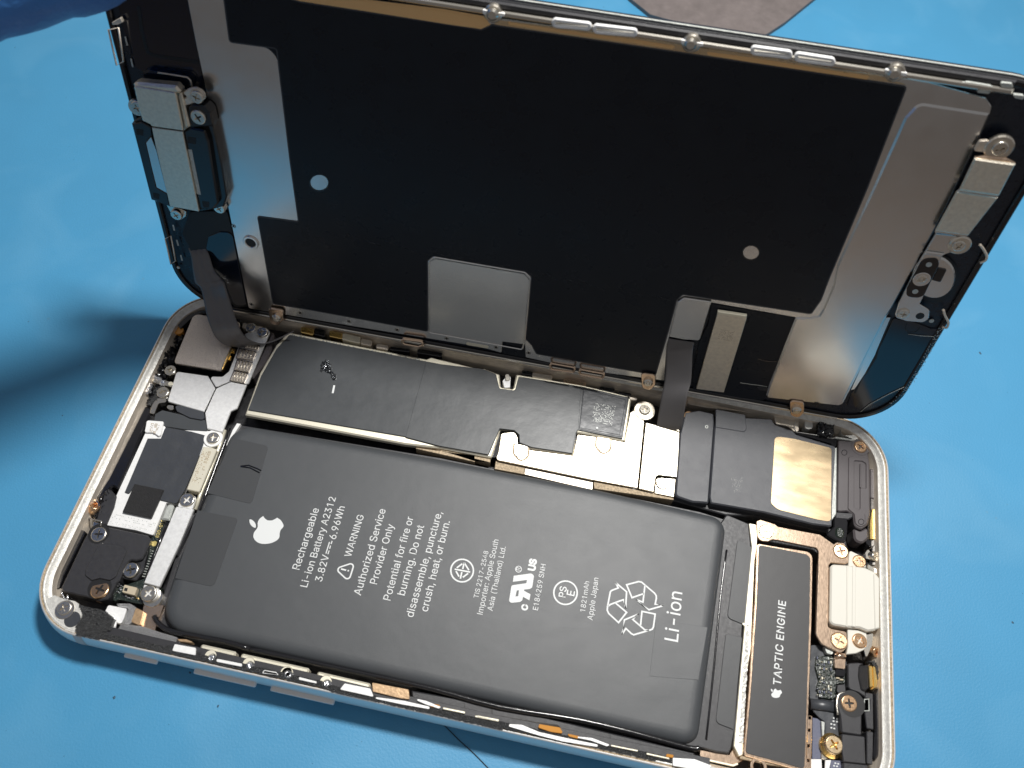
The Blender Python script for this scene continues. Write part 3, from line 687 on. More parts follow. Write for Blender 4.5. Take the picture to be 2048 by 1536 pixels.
plate('board_cover', bat, 'black', 4.5, 2.6, zG((270, 150), (300, 155), (500, 240), (525, 470), (455, 1270)) + zH((440, 80), (365, 1120), (325, 1330), (300, 1390), (180, 1375), (0, 1330)) + z0((1350, 1488), (1385, 1450), (1415, 1200), (1430, 1062)), r=.3, bev=.2)
plate('pull_tab', bat, 'pull', 4.68, .15, zG((385, 400, .5), (530, 482), (450, 1275), (280, 1205, .8)), bev=.04)
plate('pull_tab', bat, 'pull', 4.68, .15, zH((265, 158, .5), (432, 200), (340, 1140), (160, 1070, .8)), bev=.04)
tube('weld_edge', bat, 'blackg', z0((1453, 1100), (1440, 1200), (1428, 1330), (1412, 1480)), 4.4, .22, sub=3)
H = BT + .05
for s, a, b in (('Rechargeable', (528, 800), (705, 258)), ('Li-ion Battery A2312', (597, 957), (855, 158)), ('3.82V', (728, 907), (795, 672)), ('6.96Wh', (851, 530), (935, 240)),
                ('WARNING', (987, 688), (1105, 318)), ('Authorized Service', (1075, 1030), (1298, 265)), ('Provider Only', (1218, 930), (1372, 400)),
                ('Potential for fire or', (1338, 1075), (1545, 335)), ('burning. Do not', (1465, 1030), (1640, 410)), ('disassemble, puncture,', (1540, 1225), (1800, 290)), ('crush, heat, or burn.', (1670, 1175), (1870, 370))):
    text(bat, s, H, zW(a)[0], zW(b)[0], weight=.002)
strokes('dc_symbol', bat, 'ink', H, .02, [zW((765, 655), (797, 552)), zW((783, 660), (793, 628)), zW((798, 612), (806, 584)), zW((811, 570), (820, 542))], .17)
ringpath('warning_triangle', bat, 'ink', H, .02, zW((848, 790, .5), (968, 902, .5), (1022, 732, .5)), .24, bev=0)
strokes('exclamation_mark', bat, 'ink', H, .02, [zW((900, 792), (945, 803)), zW((958, 806), (970, 809))], .26)
for s, a, b, w in (('TIS 2217-2548', (290, 670), (368, 315), 0), ('Importer: Apple South', (322, 795), (445, 228), 0), ('Asia (Thailand) Ltd.', (398, 768), (500, 280), 0), ('E184259 SNH', (742, 762), (803, 415), 0), ('1821mAh', (1100, 775), (1133, 545), 0), ('Apple Japan', (1157, 838), (1203, 518), 0)):
    text(bat, s, H, zX(a)[0], zX(b)[0], weight=.0)
text(bat, 'PS', H, zX((950, 665))[0], zX((962, 585))[0], weight=.01); text(bat, 'E', H, zX((1017, 655))[0], zX((1024, 618))[0], weight=.01)
text(bat, 'C', H, z1((640, 1440))[0], z1((660, 1290))[0], weight=.05, hs=.95); text(bat, 'US', H, z1((820, 505))[0], z1((865, 220))[0], weight=.05, hs=1.0)
text(bat, 'R', H, z1((478, 490))[0], z1((488, 415))[0], weight=.01)
text(bat, 'Li-ion', H, zX((1805, 1003))[0], zX((1838, 628))[0], weight=.004)
def circ_outline(cx, cy, r): return circpts(cx, cy, r, 40)
ringpath('standards_mark', bat, 'ink', H, .02, circpts(924.2, 1141.2, 22.6, 40), .26, bev=0)
strokes('standards_mark', bat, 'ink', H, .02, [z6((330, 825), (860, 925)), z6((655, 600), (605, 820)), z6((655, 600), (815, 860)), z6((590, 640), (400, 780)), z6((575, 925), (525, 1150)), z6((375, 890), (480, 1080)), z6((790, 970), (605, 1105))], .26)
ringpath('standards_mark', bat, 'ink', H, .02, circpts(1131, 1185.5, 23.4, 40), .26, bev=0)
ringpath('registered_mark', bat, 'ink', H, .02, circpts(*z1((438, 453))[0], 6, 24), .11, bev=0)
plate('component_mark', bat, 'ink', H, .02, z1((325, 610), (740, 552, .6), (805, 600, .5), (760, 890, .4), (700, 920), (565, 938), (570, 965), (720, 1045), (695, 1190), (545, 1105), (535, 1150), (520, 1200, .5), (470, 1228, .3), (260, 1250, .5), (213, 1205, .5), (270, 850, .3), (300, 832), (622, 785), (640, 708), (305, 752)), bev=0,
      holes=((z1((395, 960), (450, 950), (430, 1090), (365, 1100)), 0),))
for ln in (z2((315, 150), (375, 265), (235, 318), (212, 345), (155, 640), (148, 720), (180, 790), (380, 975), (545, 765), (320, 575)), z2((315, 150), (545, 345), (525, 680), (480, 505), (300, 570), (210, 605), (165, 640)),
           z2((920, 215), (880, 555), (740, 505), (1000, 712), (1290, 630), (1130, 600), (1155, 470), (1150, 420), (1120, 375), (920, 205), (850, 145), (790, 135), (545, 200), (655, 465), (900, 380)),
           z2((830, 1030), (860, 745), (1130, 800), (1095, 1060), (1070, 1110), (1000, 1135), (690, 1225), (640, 1200), (530, 1095), (450, 1215), (500, 920), (790, 800), (670, 910), (920, 1125), (1000, 1135))):
    strokes('recycling_symbol', bat, 'ink', H, .02, [ln], .26)
APPLE = z4((700, 230), (560, 340), (490, 480), (490, 640), (440, 740), (350, 860), (320, 1010), (370, 1140), (500, 1250), (680, 1300), (900, 1290), (1080, 1240), (1240, 1150), (1320, 1040), (1330, 900), (1370, 770), (1460, 660), (1475, 570), (1380, 400), (1235, 295))
def apple_mesh(par, h, pts, leaf, name='fruit_logo'):
    bite = [(1235, 295), (1150, 350), (1040, 400), (930, 405), (850, 390), (770, 330), (720, 270), (700, 230)]
    P = [conv(par, x, y, h) for x, y in pts]; P = [Vector((p.x, p.y)) for p in P]
    out = []
    for i in range(len(P) - 1):
        a = P[max(i - 1, 0)]; b = P[i]; c = P[i + 1]; d = P[min(i + 2, len(P) - 1)]
        for j in range(4):
            t = j / 4; out.append(.5 * ((2 * b) + (c - a) * t + (2 * a - 5 * b + 4 * c - d) * t * t + (3 * b - a - 3 * c + d) * t ** 3))
    out.append(P[-1])
    for x, y in leaf[1]:
        p = conv(par, x, y, h); out.append(Vector((p.x, p.y)))
    if area2(out) < 0: out.reverse()
    zo = par.org.z
    link(name, slabmesh(name, [out], h, h - .02, 0, zo), M['ink'], par)
    L2 = prep(par, leaf[0], h, smooth=True); link(name, slabmesh(name, [L2], h, h - .02, 0, zo), M['ink'], par)
LEAF = z4((180, 365), (260, 375), (360, 460), (415, 570), (400, 680), (290, 640), (210, 550), (172, 440))
BITE = z4((1150, 350), (1040, 400), (930, 405), (850, 390), (770, 330), (720, 270))
apple_mesh(bat, H, APPLE, (LEAF, BITE))
# ================================================================== LOGIC BOARD
lb = thing('logic_board', 'long main circuit board covered in wrinkled black tape below the screen hinge', 'circuit board', (800, 800, 1.2))
LBT = z0((579, 669, .3), (851, 722), (960, 742)) + zE((350, 230), (440, 265, .2), (470, 380, .4), (590, 395, .4), (620, 285, .3), (1120, 365), (1490, 452, .5), (1440, 778, .3), (1080, 708), (1045, 895), (720, 845), (625, 812), (620, 745, .4), (580, 712), (470, 700, .5), (385, 905, .3), (0, 838)) + zD((1490, 1098), (225, 882)) + z0((522, 751), (553, 697))
plate('board_underside', lb, 'blackg', 3.9, 2.6, z0((585, 672), (1240, 880), (1140, 905), (975, 915), (500, 826), (525, 750)), bev=0)
plate('shield_can', lb, 'cream', 5.0, 1.1, z0((576, 664, .3), (853, 718), (862, 714), (962, 738)) + zE((345, 222), (470, 270, .2), (478, 370, .4), (578, 385, .4), (600, 268, .3), (1120, 352), (1510, 445, .5), (1455, 795, .3), (1075, 725), (1050, 905), (725, 858), (640, 830), (635, 750, .4), (590, 705), (480, 693, .5), (405, 925, .3), (0, 850)) + z0((810, 888), (490, 829)) + z0((520, 745), (552, 690)), bev=.25)
tp = plate('tape_cover', lb, 'tape', 5.25, .25, LBT, bev=.1)
plate('tape_step', lb, 'tape', 5.36, .1, zD((1490, 1100), (1655, 500)) + zE((340, 228), (440, 268), (470, 385), (590, 400), (620, 290), (1110, 368), (1090, 700), (1065, 740), (1038, 892), (720, 843), (628, 808), (625, 745), (585, 710), (470, 697), (380, 902), (0, 835)), bev=.05)
plate('tape_step', lb, 'tape2', 5.33, .07, zE((1130, 375), (1480, 458), (1430, 765), (1095, 700)), bev=.05)
ringpath('tape_bead', lb, 'tape2', 5.4, .06, zE((1135, 385), (1465, 468), (1415, 745), (1100, 690)), .12)
specks('code_patch', lb, 'frost', 5.345, 0, zE((1215, 495), (1385, 520), (1355, 675), (1195, 640)), 17, 17, .42, .55)
strokes('printed_marks', lb, 'ink', 5.28, .02, [zD((918, 685), (905, 748))], .35); disc('speck', lb, 'ink', 5.5, .05, *zE((1237, 692))[0], .25, n=10)
# crumpled tear with shiny folds
rough('torn_fold', lb, 'foil', 5.6, .4, zD((815, 500), (850, 470), (895, 520), (890, 560), (930, 600), (935, 640), (905, 630), (880, 580), (840, 570), (805, 570)), .22, base=.5)
# wrinkle ridges raised in the tape
plate('latch', lb, 'white', 5.3, 2, zM((650, 1110), (690, 1060), (715, 1080), (710, 1160), (665, 1165)), r=.2)
plate('latch', lb, 'scr', 5.6, 1, zM((670, 1060), (700, 1050), (712, 1100), (672, 1110)), r=.3)
rough('board_edge', lb, 'frost', 5.1, .3, zD((565, 272), (900, 335), (1300, 415), (1655, 488), (1650, 505), (1300, 432), (900, 352), (560, 290)), .25)
plate('connector_block', lb, 'glue', 4.4, 2, zD((1480, 1135), (2048, 1245), (2048, 1300), (1490, 1175)) + zE((400, 925), (395, 965), (0, 870)), r=.1)
# ================================================================== CONNECTOR SHIELDS
cs = thing('connector_shield', 'bright two-part metal shield plate with four screws between battery and flex cable', 'metal plate', (1180, 920, 1.2))
plate('shield_plate', cs, 'steelw', 4.85, .35, zE((485, 735, .5), (590, 722, .8), (612, 770), (612, 830), (720, 868), (1050, 912), (1085, 745), (1240, 765), (1455, 805), (1500, 570), (1530, 555), (1608, 640), (1555, 1165), (1200, 1100), (440, 942, .5), (462, 880)), bev=.08)
plate('shield_plate', cs, 'steelw', 4.92, .4, zE((1622, 650), (1690, 668), (1860, 692), (1887, 705, .5), (1868, 1080), (1700, 1060, .8), (1682, 1195), (1568, 1168)), bev=.08)
for (x, y), w in (((640, 905), 1), ((1288, 850), 1)):
    pts = [(x - 52, y - 90), (x + 55, y - 70), (x + 52, y + 8, 1.2), (x, y + 52, 1.4), (x - 58, y - 10, 1.2)]
    plate('lug_gap', cs, 'glue', 4.88, .03, zE(*[(p[0] + (11 if p[0] > x else -12), p[1] + (12 if p[1] > y else 0), *p[2:]) for p in pts]), bev=0)
    plate('screw_lug', cs, 'steelw', 5.0, .2, zE(*pts), bev=.06, r=.3)
    screw(cs, *zE((x - 3, y - 12))[0], 5.08, .95, 'scr')
plate('screw_lug', cs, 'steelw', 4.7, .35, zE((1700, 1080, 1), (1855, 1095), (1842, 1235), (1692, 1205)), bev=.06)
screw(cs, *zE((1752, 1128))[0], 5.0, 1.15, 'scr')
disc('screw_lug', cs, 'steelw', 5.0, .3, *zE((1612, 555))[0], 2.0, bev=.08); screw(cs, *zE((1615, 545))[0], 5.35, 1.05, 'scr')
plate('side_fold', cs, 'glue', 4.2, 2.4, zE((440, 950), (670, 1000), (665, 1058), (430, 1015)), r=.1)
plate('side_fold', cs, 'inner', 4.1, 2.4, zE((672, 1005), (1205, 1112), (1200, 1180), (665, 1058)), r=.1)
plate('side_fold', cs, 'glue', 4.3, 2.4, zE((1210, 1115), (1690, 1205), (1840, 1240), (1840, 1260), (1215, 1170)), r=.1)
screw(body, *zE((1962, 590))[0], 4.9, .95, 'scrc')
# ================================================================== REAR CAMERA + BRACKET
rc = thing('rear_camera', 'square brushed metal back of the camera module in the corner under the curling flex cable', 'camera module', (400, 690, 1.2))
plate('camera_plate', rc, 'brush', 5.9, .5, z5((440, 640, 1), (645, 145, 1.2), (1165, 240, 1), (945, 770, 1.4), (905, 768), (430, 690, .8)), bev=.1)
plate('camera_body', rc, 'blackg', 5.4, 4, z5((450, 640), (650, 160), (1150, 260), (935, 760), (440, 685)), r=.8)
plate('gold_rim', rc, 'brass', 5.6, 1.2, z5((1062, 525), (1075, 540), (965, 760), (940, 770)), bev=.05)
cb = thing('camera_bracket', 'forked silver bracket with three ribbed contact pads beside the square camera', 'metal bracket', (420, 790, 1.2))
plate('bracket_wing', cb, 'steel', 5.0, .4, z5((455, 782, .5), (800, 832), (880, 965), (755, 1225), (355, 1112, .5)), bev=.1)
plate('bracket_wing', cb, 'steel', 5.06, .4, z5((893, 968), (1050, 897), (1225, 930), (1120, 1190, .5), (1050, 1222), (960, 1450), (790, 1410), (768, 1240)), bev=.1)
plate('bracket_arm', cb, 'steel', 4.9, .4, z5((815, 835), (960, 840, .6), (1030, 780), (1130, 520), (1220, 400), (1195, 380), (1230, 360), (1310, 330), (1360, 300), (1440, 300), (1482, 350, .6), (1240, 925), (1045, 890), (888, 958)), bev=.1, r=.4)
for pts in (z5((1215, 470), (1365, 500), (1345, 548), (1200, 520)), z5((1145, 530), (1330, 568), (1292, 662), (1110, 635)), z5((1120, 655), (1290, 685), (1245, 795), (1085, 765)), z5((1085, 775), (1240, 805), (1196, 912), (1038, 880))):
    c_ = (sum(p[0] for p in pts) / 4, sum(p[1] for p in pts) / 4)
    plate('pad_gap', cb, 'ant', 5.0, .06, [(c_[0] + (p[0] - c_[0]) * 1.04, c_[1] + (p[1] - c_[1]) * 1.12) for p in pts], bev=0)
    plate('contact_pad', cb, 'brush', 5.4, .5, [(c_[0] + (p[0] - c_[0]) * .97, c_[1] + (p[1] - c_[1]) * .92) for p in pts], r=.15, bev=.08)
    for q_ in range(4):
        u_ = (q_ + 1) / 5; a_ = [pts[0][i] + (pts[1][i] - pts[0][i]) * u_ for i in (0, 1)]; b_ = [pts[3][i] + (pts[2][i] - pts[3][i]) * u_ for i in (0, 1)]
        tube('pad_rib', cb, 'steelw', [a_, b_], 5.38, .14)
for x, y in ((1100, 560), (1060, 640)): plate('contact_tip', cb, 'brass', 5.2, .5, z5((x - 40, y - 30), (x, y - 25), (x - 10, y + 25), (x - 45, y + 15)))
plate('foam_side', cb, 'ant', 4.5, 2.8, z5((1480, 340), (1530, 360), (1490, 560), (1440, 680), (1290, 860), (1270, 840), (1480, 400)), r=.6, bev=.3)
plate('strap_tape', cb, 'tape2', 4.9, .6, z5((430, 1150), (560, 1165), (755, 1225), (765, 1320), (600, 1290), (460, 1220)), r=.5)
plate('white_post', cb, 'scr', 5.0, 1, z5((355, 1150), (420, 1155), (425, 1200), (390, 1205), (345, 1180)), r=.4)
plate('white_post', cb, 'scr', 4.9, 1.2, z5((235, 1080), (345, 1060), (340, 1120), (260, 1130), (210, 1250), (160, 1240), (180, 1160)), r=.3)
screw(cb, *z5((385, 765))[0], 5.3, 1.1); screw(cb, *z5((302, 1008))[0], 5.3, 1.15)
screw(cb, *z5((1268, 300))[0], 5.2, 1.05); screw(cb, *z5((1393, 350))[0], 5.45, 1.1)
plate('screw_lug', cb, 'steel', 4.7, .4, z5((330, 1000), (370, 1090), (300, 1075), (255, 1040), (240, 990), (300, 940)), r=.3)
# ================================================================== WIRELESS BOARD
wb = thing('antenna_board', 'silver antenna board with black tape, code label and fabric patch beside the battery', 'circuit board', (330, 930, 1.2))
plate('foil_plate', wb, 'white', 4.5, 2, zB((1105, 205), (1275, 215, .4), (1300, 300), (1690, 300), (1850, 330), (1830, 420), (1620, 560), (1400, 1010), (1300, 1020), (1170, 1340), (1000, 1290), (710, 1240), (790, 980), (1090, 330)), r=.2)
plate('tape_cover', wb, 'tape2', 4.75, .2, zB((1245, 380), (1290, 268, .4), (1550, 312, .3), (1690, 350), (1660, 460), (1600, 620), (1485, 890), (1400, 1030, .5), (1240, 990), (1150, 880), (990, 835), (930, 930, .3), (888, 912), (1115, 380)), bev=.06)
plate('tape_cover', wb, 'tape', 4.6, .3, zB((1260, 100), (1690, 200), (1720, 310), (1540, 300), (1290, 262), (1180, 205), (1190, 140)), r=.3)
plate('shield_chip', wb, 'cream', 5.4, 1.8, zB((1668, 458), (1805, 486), (1628, 912), (1500, 886)), r=.25, bev=.12)
specks('engraved_code', wb, 'glue', 5.42, 0, zB((1655, 505), (1745, 520), (1630, 830), (1550, 810)), 9, 22, .38, .6)
text(wb, '1E028', 5.42, zB((1700, 620))[0], zB((1745, 510))[0], 'glue', name='engraving')
plate('code_label', wb, 'white', 4.95, .4, zB((1110, 200), (1275, 212), (1240, 370), (1175, 320), (1085, 318)), r=.3)
specks('label_code', wb, 'glue', 4.96, 0, zB((1150, 228), (1240, 235), (1200, 335), (1130, 320)), 9, 9, .6, .75)
plate('fabric_patch', wb, 'fabric', 5.05, .4, zB((985, 830), (1277, 890), (1150, 1168), (865, 1108)), r=.1, bev=.08)
specks('stitch_marks', wb, 'frost', 4.51, 0, zB((790, 1125), (1200, 1215), (1180, 1270), (755, 1170)), 30, 3, .5, .45)
specks('stitch_marks', wb, 'frost', 4.512, 0, zB((750, 1195), (1175, 1290), (1165, 1320), (735, 1220)), 34, 2, .5, .4)
disc('screw_seat', wb, 'white', 4.8, .5, *zB((1765, 378))[0], 1.7); screw(wb, *zB((1762, 372))[0], 5.15, 1.15)
# ================================================================== LONG BRACKET
lg = thing('retaining_bracket', 'long narrow steel bracket with a screw at each end beside the battery corner', 'metal bracket', (330, 1110, 1.2))
plate('bracket_bar', lg, 'steel', 5.5, .6, zC((1400, 62), (1575, 90), (1430, 440), (1232, 862), (1078, 820)), r=.15, bev=.1)
plate('bracket_end', lg, 'steel', 5.2, .5, zB((1460, 950, .6), (1500, 920, .6), (1600, 960, .6), (1560, 1085), (1410, 1055)), r=.3)
plate('bracket_end', lg, 'steel', 5.0, .5, zC((1080, 835), (1228, 868), (1220, 960, 1.2), (1140, 1010, 1.4), (1050, 960, 1.2)), r=.2)
screw(lg, *zB((1505, 988))[0], 5.45, 1.3); screw(lg, *zC((1122, 922))[0], 5.3, 1.35)
disc('screw_foot', lg, 'scr', 4.5, 1.5, *zC((1165, 965))[0], 1.6)
plate('end_pin', lg, 'frost', 5.3, 1.6, zC((1290, 80, .9), (1320, 35, .7), (1380, 45, .9), (1330, 200), (1250, 190)), bev=.25)
tube('coiled_edge', lg, 'blackg', zC((1330, 190), (1230, 430), (1180, 560), (1110, 780)), 4.4, .4)
# small board beside it
sb = thing('microphone_board', 'small black board with gold print, ribs and a microphone chip near the phone corner', 'circuit board', (290, 1170, 1.2))
plate('board', sb, 'pcb', 3.9, 1.5, zC((1210, 180), (1340, 190), (1200, 560), (1120, 800), (1250, 860), (1260, 940), (1190, 1030), (1040, 1030), (830, 985), (770, 1010), (780, 880), (1080, 780), (1150, 380)), r=.3)
text(sb, '820-018', 3.93, zC((1222, 375))[0], zC((1285, 198))[0], 'inkgold', weight=.02, name='gold_print')
disc('test_pad', sb, 'inkgold', 3.95, .1, *zC((1180, 432))[0], .5, n=14)
for i in range(11):
    x, y = 1178 - i * 9.5, 505 + i * 25
    plate('contact_rib', sb, 'frost', 4.15, .3, zC((x - 22, y - 6), (x + 22, y + 2), (x + 20, y + 11), (x - 24, y + 3)), bev=.05)
plate('microphone_chip', sb, 'chip', 4.9, 1.0, zC((885, 838), (1012, 868), (985, 945), (862, 912)), r=.1)
plate('chip_port', sb, 'hole', 4.92, .05, zC((890, 868), (920, 874), (910, 905), (880, 898)), bev=0)
for x, y in ((820, 850), (835, 880), (815, 905), (900, 950), (935, 965), (965, 965), (1008, 968), (830, 830), (850, 845)):
    plate('tiny_component', sb, 'solder' if x < 1000 else 'brass', 4.3, .4, zC((x - 9, y - 7), (x + 9, y - 4), (x + 7, y + 8), (x - 11, y + 5)))
# ================================================================== PLASTIC MODULE, near left corner
pm = thing('plastic_cover', 'matte black plastic cover with raised pad and three screws in the phone corner', 'plastic cover', (200, 1130, 1.2))
plate('cover_body', pm, 'black', 5.0, 3.7, zC((545, 300), (590, 250), (690, 245), (730, 268), (1120, 350, .6), (1150, 395), (1060, 585), (1000, 600), (935, 590, .8), (880, 680), (835, 800, .3), (800, 830), (720, 985, .6), (640, 1000), (500, 955), (272, 905, .4), (258, 870), (480, 400), (520, 330)), r=.25, bev=.18)
plate('cover_lip', pm, 'black', 4.2, 2.8, zC((1120, 370), (1160, 385), (1085, 620), (1075, 700), (1000, 800), (830, 770), (880, 640)), r=.3, bev=.15)
plate('raised_pad', pm, 'black', 5.28, .3, zC((640, 418), (865, 455, .8), (908, 505), (800, 760, .8), (740, 795), (640, 775), (560, 795), (495, 745, .6), (500, 690)), r=.2, bev=.08)
disc('screw_well', pm, 'hole', 5.04, .05, *zC((632, 332))[0], 1.75, bev=0); disc('screw_well', pm, 'hole', 5.04, .05, *zC((640, 872))[0], 1.9, bev=0); disc('screw_well', pm, 'hole', 4.25, .05, *zC((945, 685))[0], 1.7, bev=0)
screw(pm, *zC((628, 338))[0], 5.2, 1.35); screw(pm, *zC((640, 885))[0], 5.2, 1.55, 'scrc', tilt=(.15, .1)); screw(pm, *zC((945, 690))[0], 4.7, 1.35)
plate('wire_leaf', pm, 'scr', 4.6, .8, zB((580, 1195), (662, 1212), (640, 1262), (568, 1250)), r=.1)
plate('wall_pocket', pm, 'blackg', 4.4, 2.2, zC((440, 290), (505, 310), (440, 440), (360, 600), (280, 760), (240, 880), (200, 880), (310, 560)), r=.4)
tube('wire_loop', pm, 'solder', zC((262, 900), (285, 960), (320, 990), (322, 940)), 5.2, .12, sub=3)
# ================================================================== SPEAKER
sp = thing('loudspeaker_box', 'black loudspeaker box with scuffed golden label and a sunken seam', 'speaker', (1500, 930, 1.2))
plate('box_body', sp, 'spk', 5.5, 4, zF((445, 250), (720, 240), (930, 250), (960, 300), (1110, 350), (1145, 385), (1490, 490), (1490, 560), (1455, 1190, .4), (1290, 1170), (860, 1065), (400, 985), (388, 930, 1), (432, 335)), r=.3, bev=.22)
plate('box_wing', sp, 'spk', 5.25, 3.8, zF((175, 195), (300, 175), (425, 205), (432, 290), (380, 985), (240, 975), (90, 925, .8), (130, 380)), r=.3, bev=.25)
plate('box_flap', sp, 'spk', 5.6, .2, zF((442, 165), (700, 215), (712, 340, .8), (690, 365), (440, 325)), r=.2, bev=.1)
plate('box_skirt', sp, 'black', 3.8, 2.4, zF((80, 930), (390, 1000), (860, 1085), (1460, 1210), (1440, 1250), (900, 1130), (760, 1100), (530, 1090), (60, 960)), r=.2, bev=.2)
plate('golden_label', sp, 'gold', 5.58, .1, zF((985, 405, 1.6), (1130, 425), (1452, 505, .6), (1448, 1150), (1330, 1130), (985, 1042, 1.6), (922, 985), (955, 420)), r=.8, bev=.03)
plate('label_edge', sp, 'frost', 5.45, .6, zF((1455, 505), (1500, 500), (1495, 1080), (1450, 1140)), bev=.15)
screw(sp, *zF((212, 225))[0], 5.1, 1.1, 'scrc')
specks('scuffs', sp, 'frost', 5.515, 0, zF((570, 760), (680, 760), (660, 890), (600, 890)), 26, 28, .13, .5)
ringpath('dot_mark', sp, 'frost', 5.28, .03, circpts(*zF((363, 320))[0], 2.6, 12), .12, bev=0)
# ================================================================== ANTENNA COVER (right edge)
an = thing('antenna_cover', 'dark warm-grey plastic arm with embossed channel along the right wall', 'plastic part', (1705, 970, 1.2))
plate('arm_body', an, 'ant', 5.1, 3.4, zF((1510, 435), (1620, 445), (1650, 435), (1730, 440), (1770, 500), (1772, 560), (1785, 640), (1790, 1080), (1765, 1180, 1.5), (1710, 1215), (1650, 1190, 1), (1640, 1090), (1590, 1055), (1500, 1060)), r=.4, bev=.18)
plate('arm_channel', an, 'ant', 5.3, .22, zF((1600, 580), (1660, 575), (1760, 600), (1778, 650), (1782, 1080), (1760, 1165, 1.2), (1710, 1195), (1660, 1170, .8), (1650, 1080), (1595, 1035)), r=.4, bev=.1, holes=((zF((1650, 615), (1720, 620), (1752, 640), (1752, 860), (1700, 850), (1700, 1040), (1650, 1030)), .3),))
plate('arm_rib', an, 'ant', 5.4, .3, zF((1700, 640), (1712, 642), (1712, 850), (1698, 850)), r=.1, bev=.06)
plate('arm_rib', an, 'ant', 5.35, .3, zF((1740, 1080), (1752, 1082), (1752, 1150), (1742, 1150)), r=.1, bev=.06)
ringpath('moulded_circle', an, 'blackg', 5.12, .03, circpts(*zF((1563, 545))[0], 5.3, 20), .1, bev=0); ringpath('moulded_circle', an, 'blackg', 5.33, .03, circpts(*zF((1710, 1148))[0], 5.5, 20), .1, bev=0)
plate('arm_foot', an, 'ant', 4.6, 3, zF((1640, 1200), (1700, 1225), (1770, 1190), (1780, 1290, 1.2), (1720, 1340, 1), (1650, 1310, 1)), r=.4, bev=.3)
plate('arm_bridge', an, 'black', 5.0, 2, zF((1490, 1060), (1640, 1070), (1640, 1110), (1600, 1130), (1480, 1120)), r=.3, bev=.2)
disc('screw_seat', an, 'ant', 5.15, .3, *zF((1703, 500))[0], 1.7, bev=.1); screw(an, *zF((1705, 492))[0], 5.4, 1.18, 'scrc')
# light sensor-like part
ls = thing('sensor_pod', 'small glossy black pod with a rounded lens between speaker and port bracket', 'sensor', (1680, 1060, 1.2))
plate('pod_body', ls, 'blackg', 4.8, 3, zG((1370, 130), (1500, 170), (1520, 230), (1500, 420), (1440, 440, .3), (1290, 350), (1370, 270)), r=.4, bev=.2)
plate('lens', ls, 'pcb', 5.05, .4, zG((1395, 270), (1480, 285), (1480, 395), (1385, 380)), r=.7, bev=.25)
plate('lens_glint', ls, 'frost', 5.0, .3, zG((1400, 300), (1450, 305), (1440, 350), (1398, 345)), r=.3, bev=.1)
# ================================================================== TAPTIC ENGINE
te = thing('vibration_motor', 'dark rectangular vibration motor with white TAPTIC ENGINE lettering in a champagne rim', 'vibration motor', (1555, 1320, 1.2))
plate('motor_case', te, 'rose', 4.95, 3.7, z0((1513, 1086, .6), (1560, 1094), (1626, 1104, 1.2), (1624, 1236), (1613, 1545), (1560, 1530), (1486, 1511, .6), (1497, 1380), (1509, 1200)), bev=.12)
plate('motor_label', te, 'motor', 5.05, .1, z0((1518, 1090, .5), (1562, 1098), (1621, 1110, 1.0), (1619, 1236), (1609, 1538, .5), (1560, 1524), (1491, 1506, .5), (1502, 1380), (1514, 1200)), bev=.04)
plate('motor_flange', te, 'rose', 4.4, .5, zH((1100, 1000), (1152, 1003), (1140, 1540), (1085, 1540)), bev=.06, holes=[(zH((x - 9, y - 14), (x + 12, y - 12), (x + 11, y + 18), (x - 10, y + 16)), 0) for x, y in ((1124, 1018), (1118, 1145), (1112, 1305), (1108, 1455))])
text(te, 'TAPTIC ENGINE', 5.07, zH((828, 695))[0], zG((880, 1040))[0], weight=.012, space=1.08)
def tr(x, y):   # small apple: map big logo onto the motor
    a = z4((x, y))[0]; u, v = (a[0] - 536.7), (a[1] - 1060)
    cx, cy = zH((785, 772))[0]; th = math.radians(10); k = .335
    return (cx + k * (u * math.cos(th) - v * math.sin(th)), cy + k * (u * math.sin(th) + v * math.cos(th)))
inv = lambda P: [tr((p[0] - 490) * 19.2, (p[1] - 1020) * 19.2) for p in P]
apple_mesh(te, 5.07, inv(APPLE), (inv(LEAF), inv(BITE)))
# ================================================================== DOCK BRACKET
db = thing('port_bracket', 'metal bracket, copper reflection put in its colour, wrapping the cream port cover with three screws', 'metal bracket', (1620, 1180, 1.2))
plate('bracket_plate', db, 'rose', 5.2, .5, zG((575, 215, .4), (620, 200), (765, 245), (800, 272), (1230, 352), (1370, 450), (1400, 430), (1480, 440), (1520, 530), (1520, 640, .3), (1490, 655), (1340, 640, .4), (1320, 670), (1312, 1300, .4), (1350, 1318), (1500, 1345, .4), (1510, 1500, 1), (1440, 1580, 1.2), (1360, 1530), (1250, 1480, 1), (1185, 1380, 1), (1212, 520, .8), (1190, 490), (800, 412), (740, 405), (700, 425), (620, 420, 1), (585, 370)), bev=.1)
strokes('fold_line', db, 'glue', 5.215, .02, [zG((802, 275), (798, 408))], .08)
strokes('fold_line', db, 'glue', 5.215, .02, [zG((1340, 1320), (1335, 1400), (1350, 1460))], .08)
screw(db, *zG((678, 322))[0], 5.35, 1.3, 'scr'); screw(db, *zG((1443, 522))[0], 5.4, 1.35, 'scrc'); screw(db, *zG((1428, 1442))[0], 5.4, 1.45, 'scrc')
plate('bracket_tab', db, 'rose', 4.7, .5, z8((415, 150), (550, 160), (545, 350), (415, 335)), r=.2); tube('tab_bend', db, 'rose', z8((430, 200), (480, 188), (545, 200)), 4.9, .35)
plate('bracket_skirt', db, 'frost', 4.6, 2, z8((290, 70), (330, 50), (400, 110), (400, 180), (320, 160)), r=.4)
pc = thing('port_cover', 'cream silicone cover with two moulded bands over the charging port', 'silicone cover', (1710, 1190, 1.2))
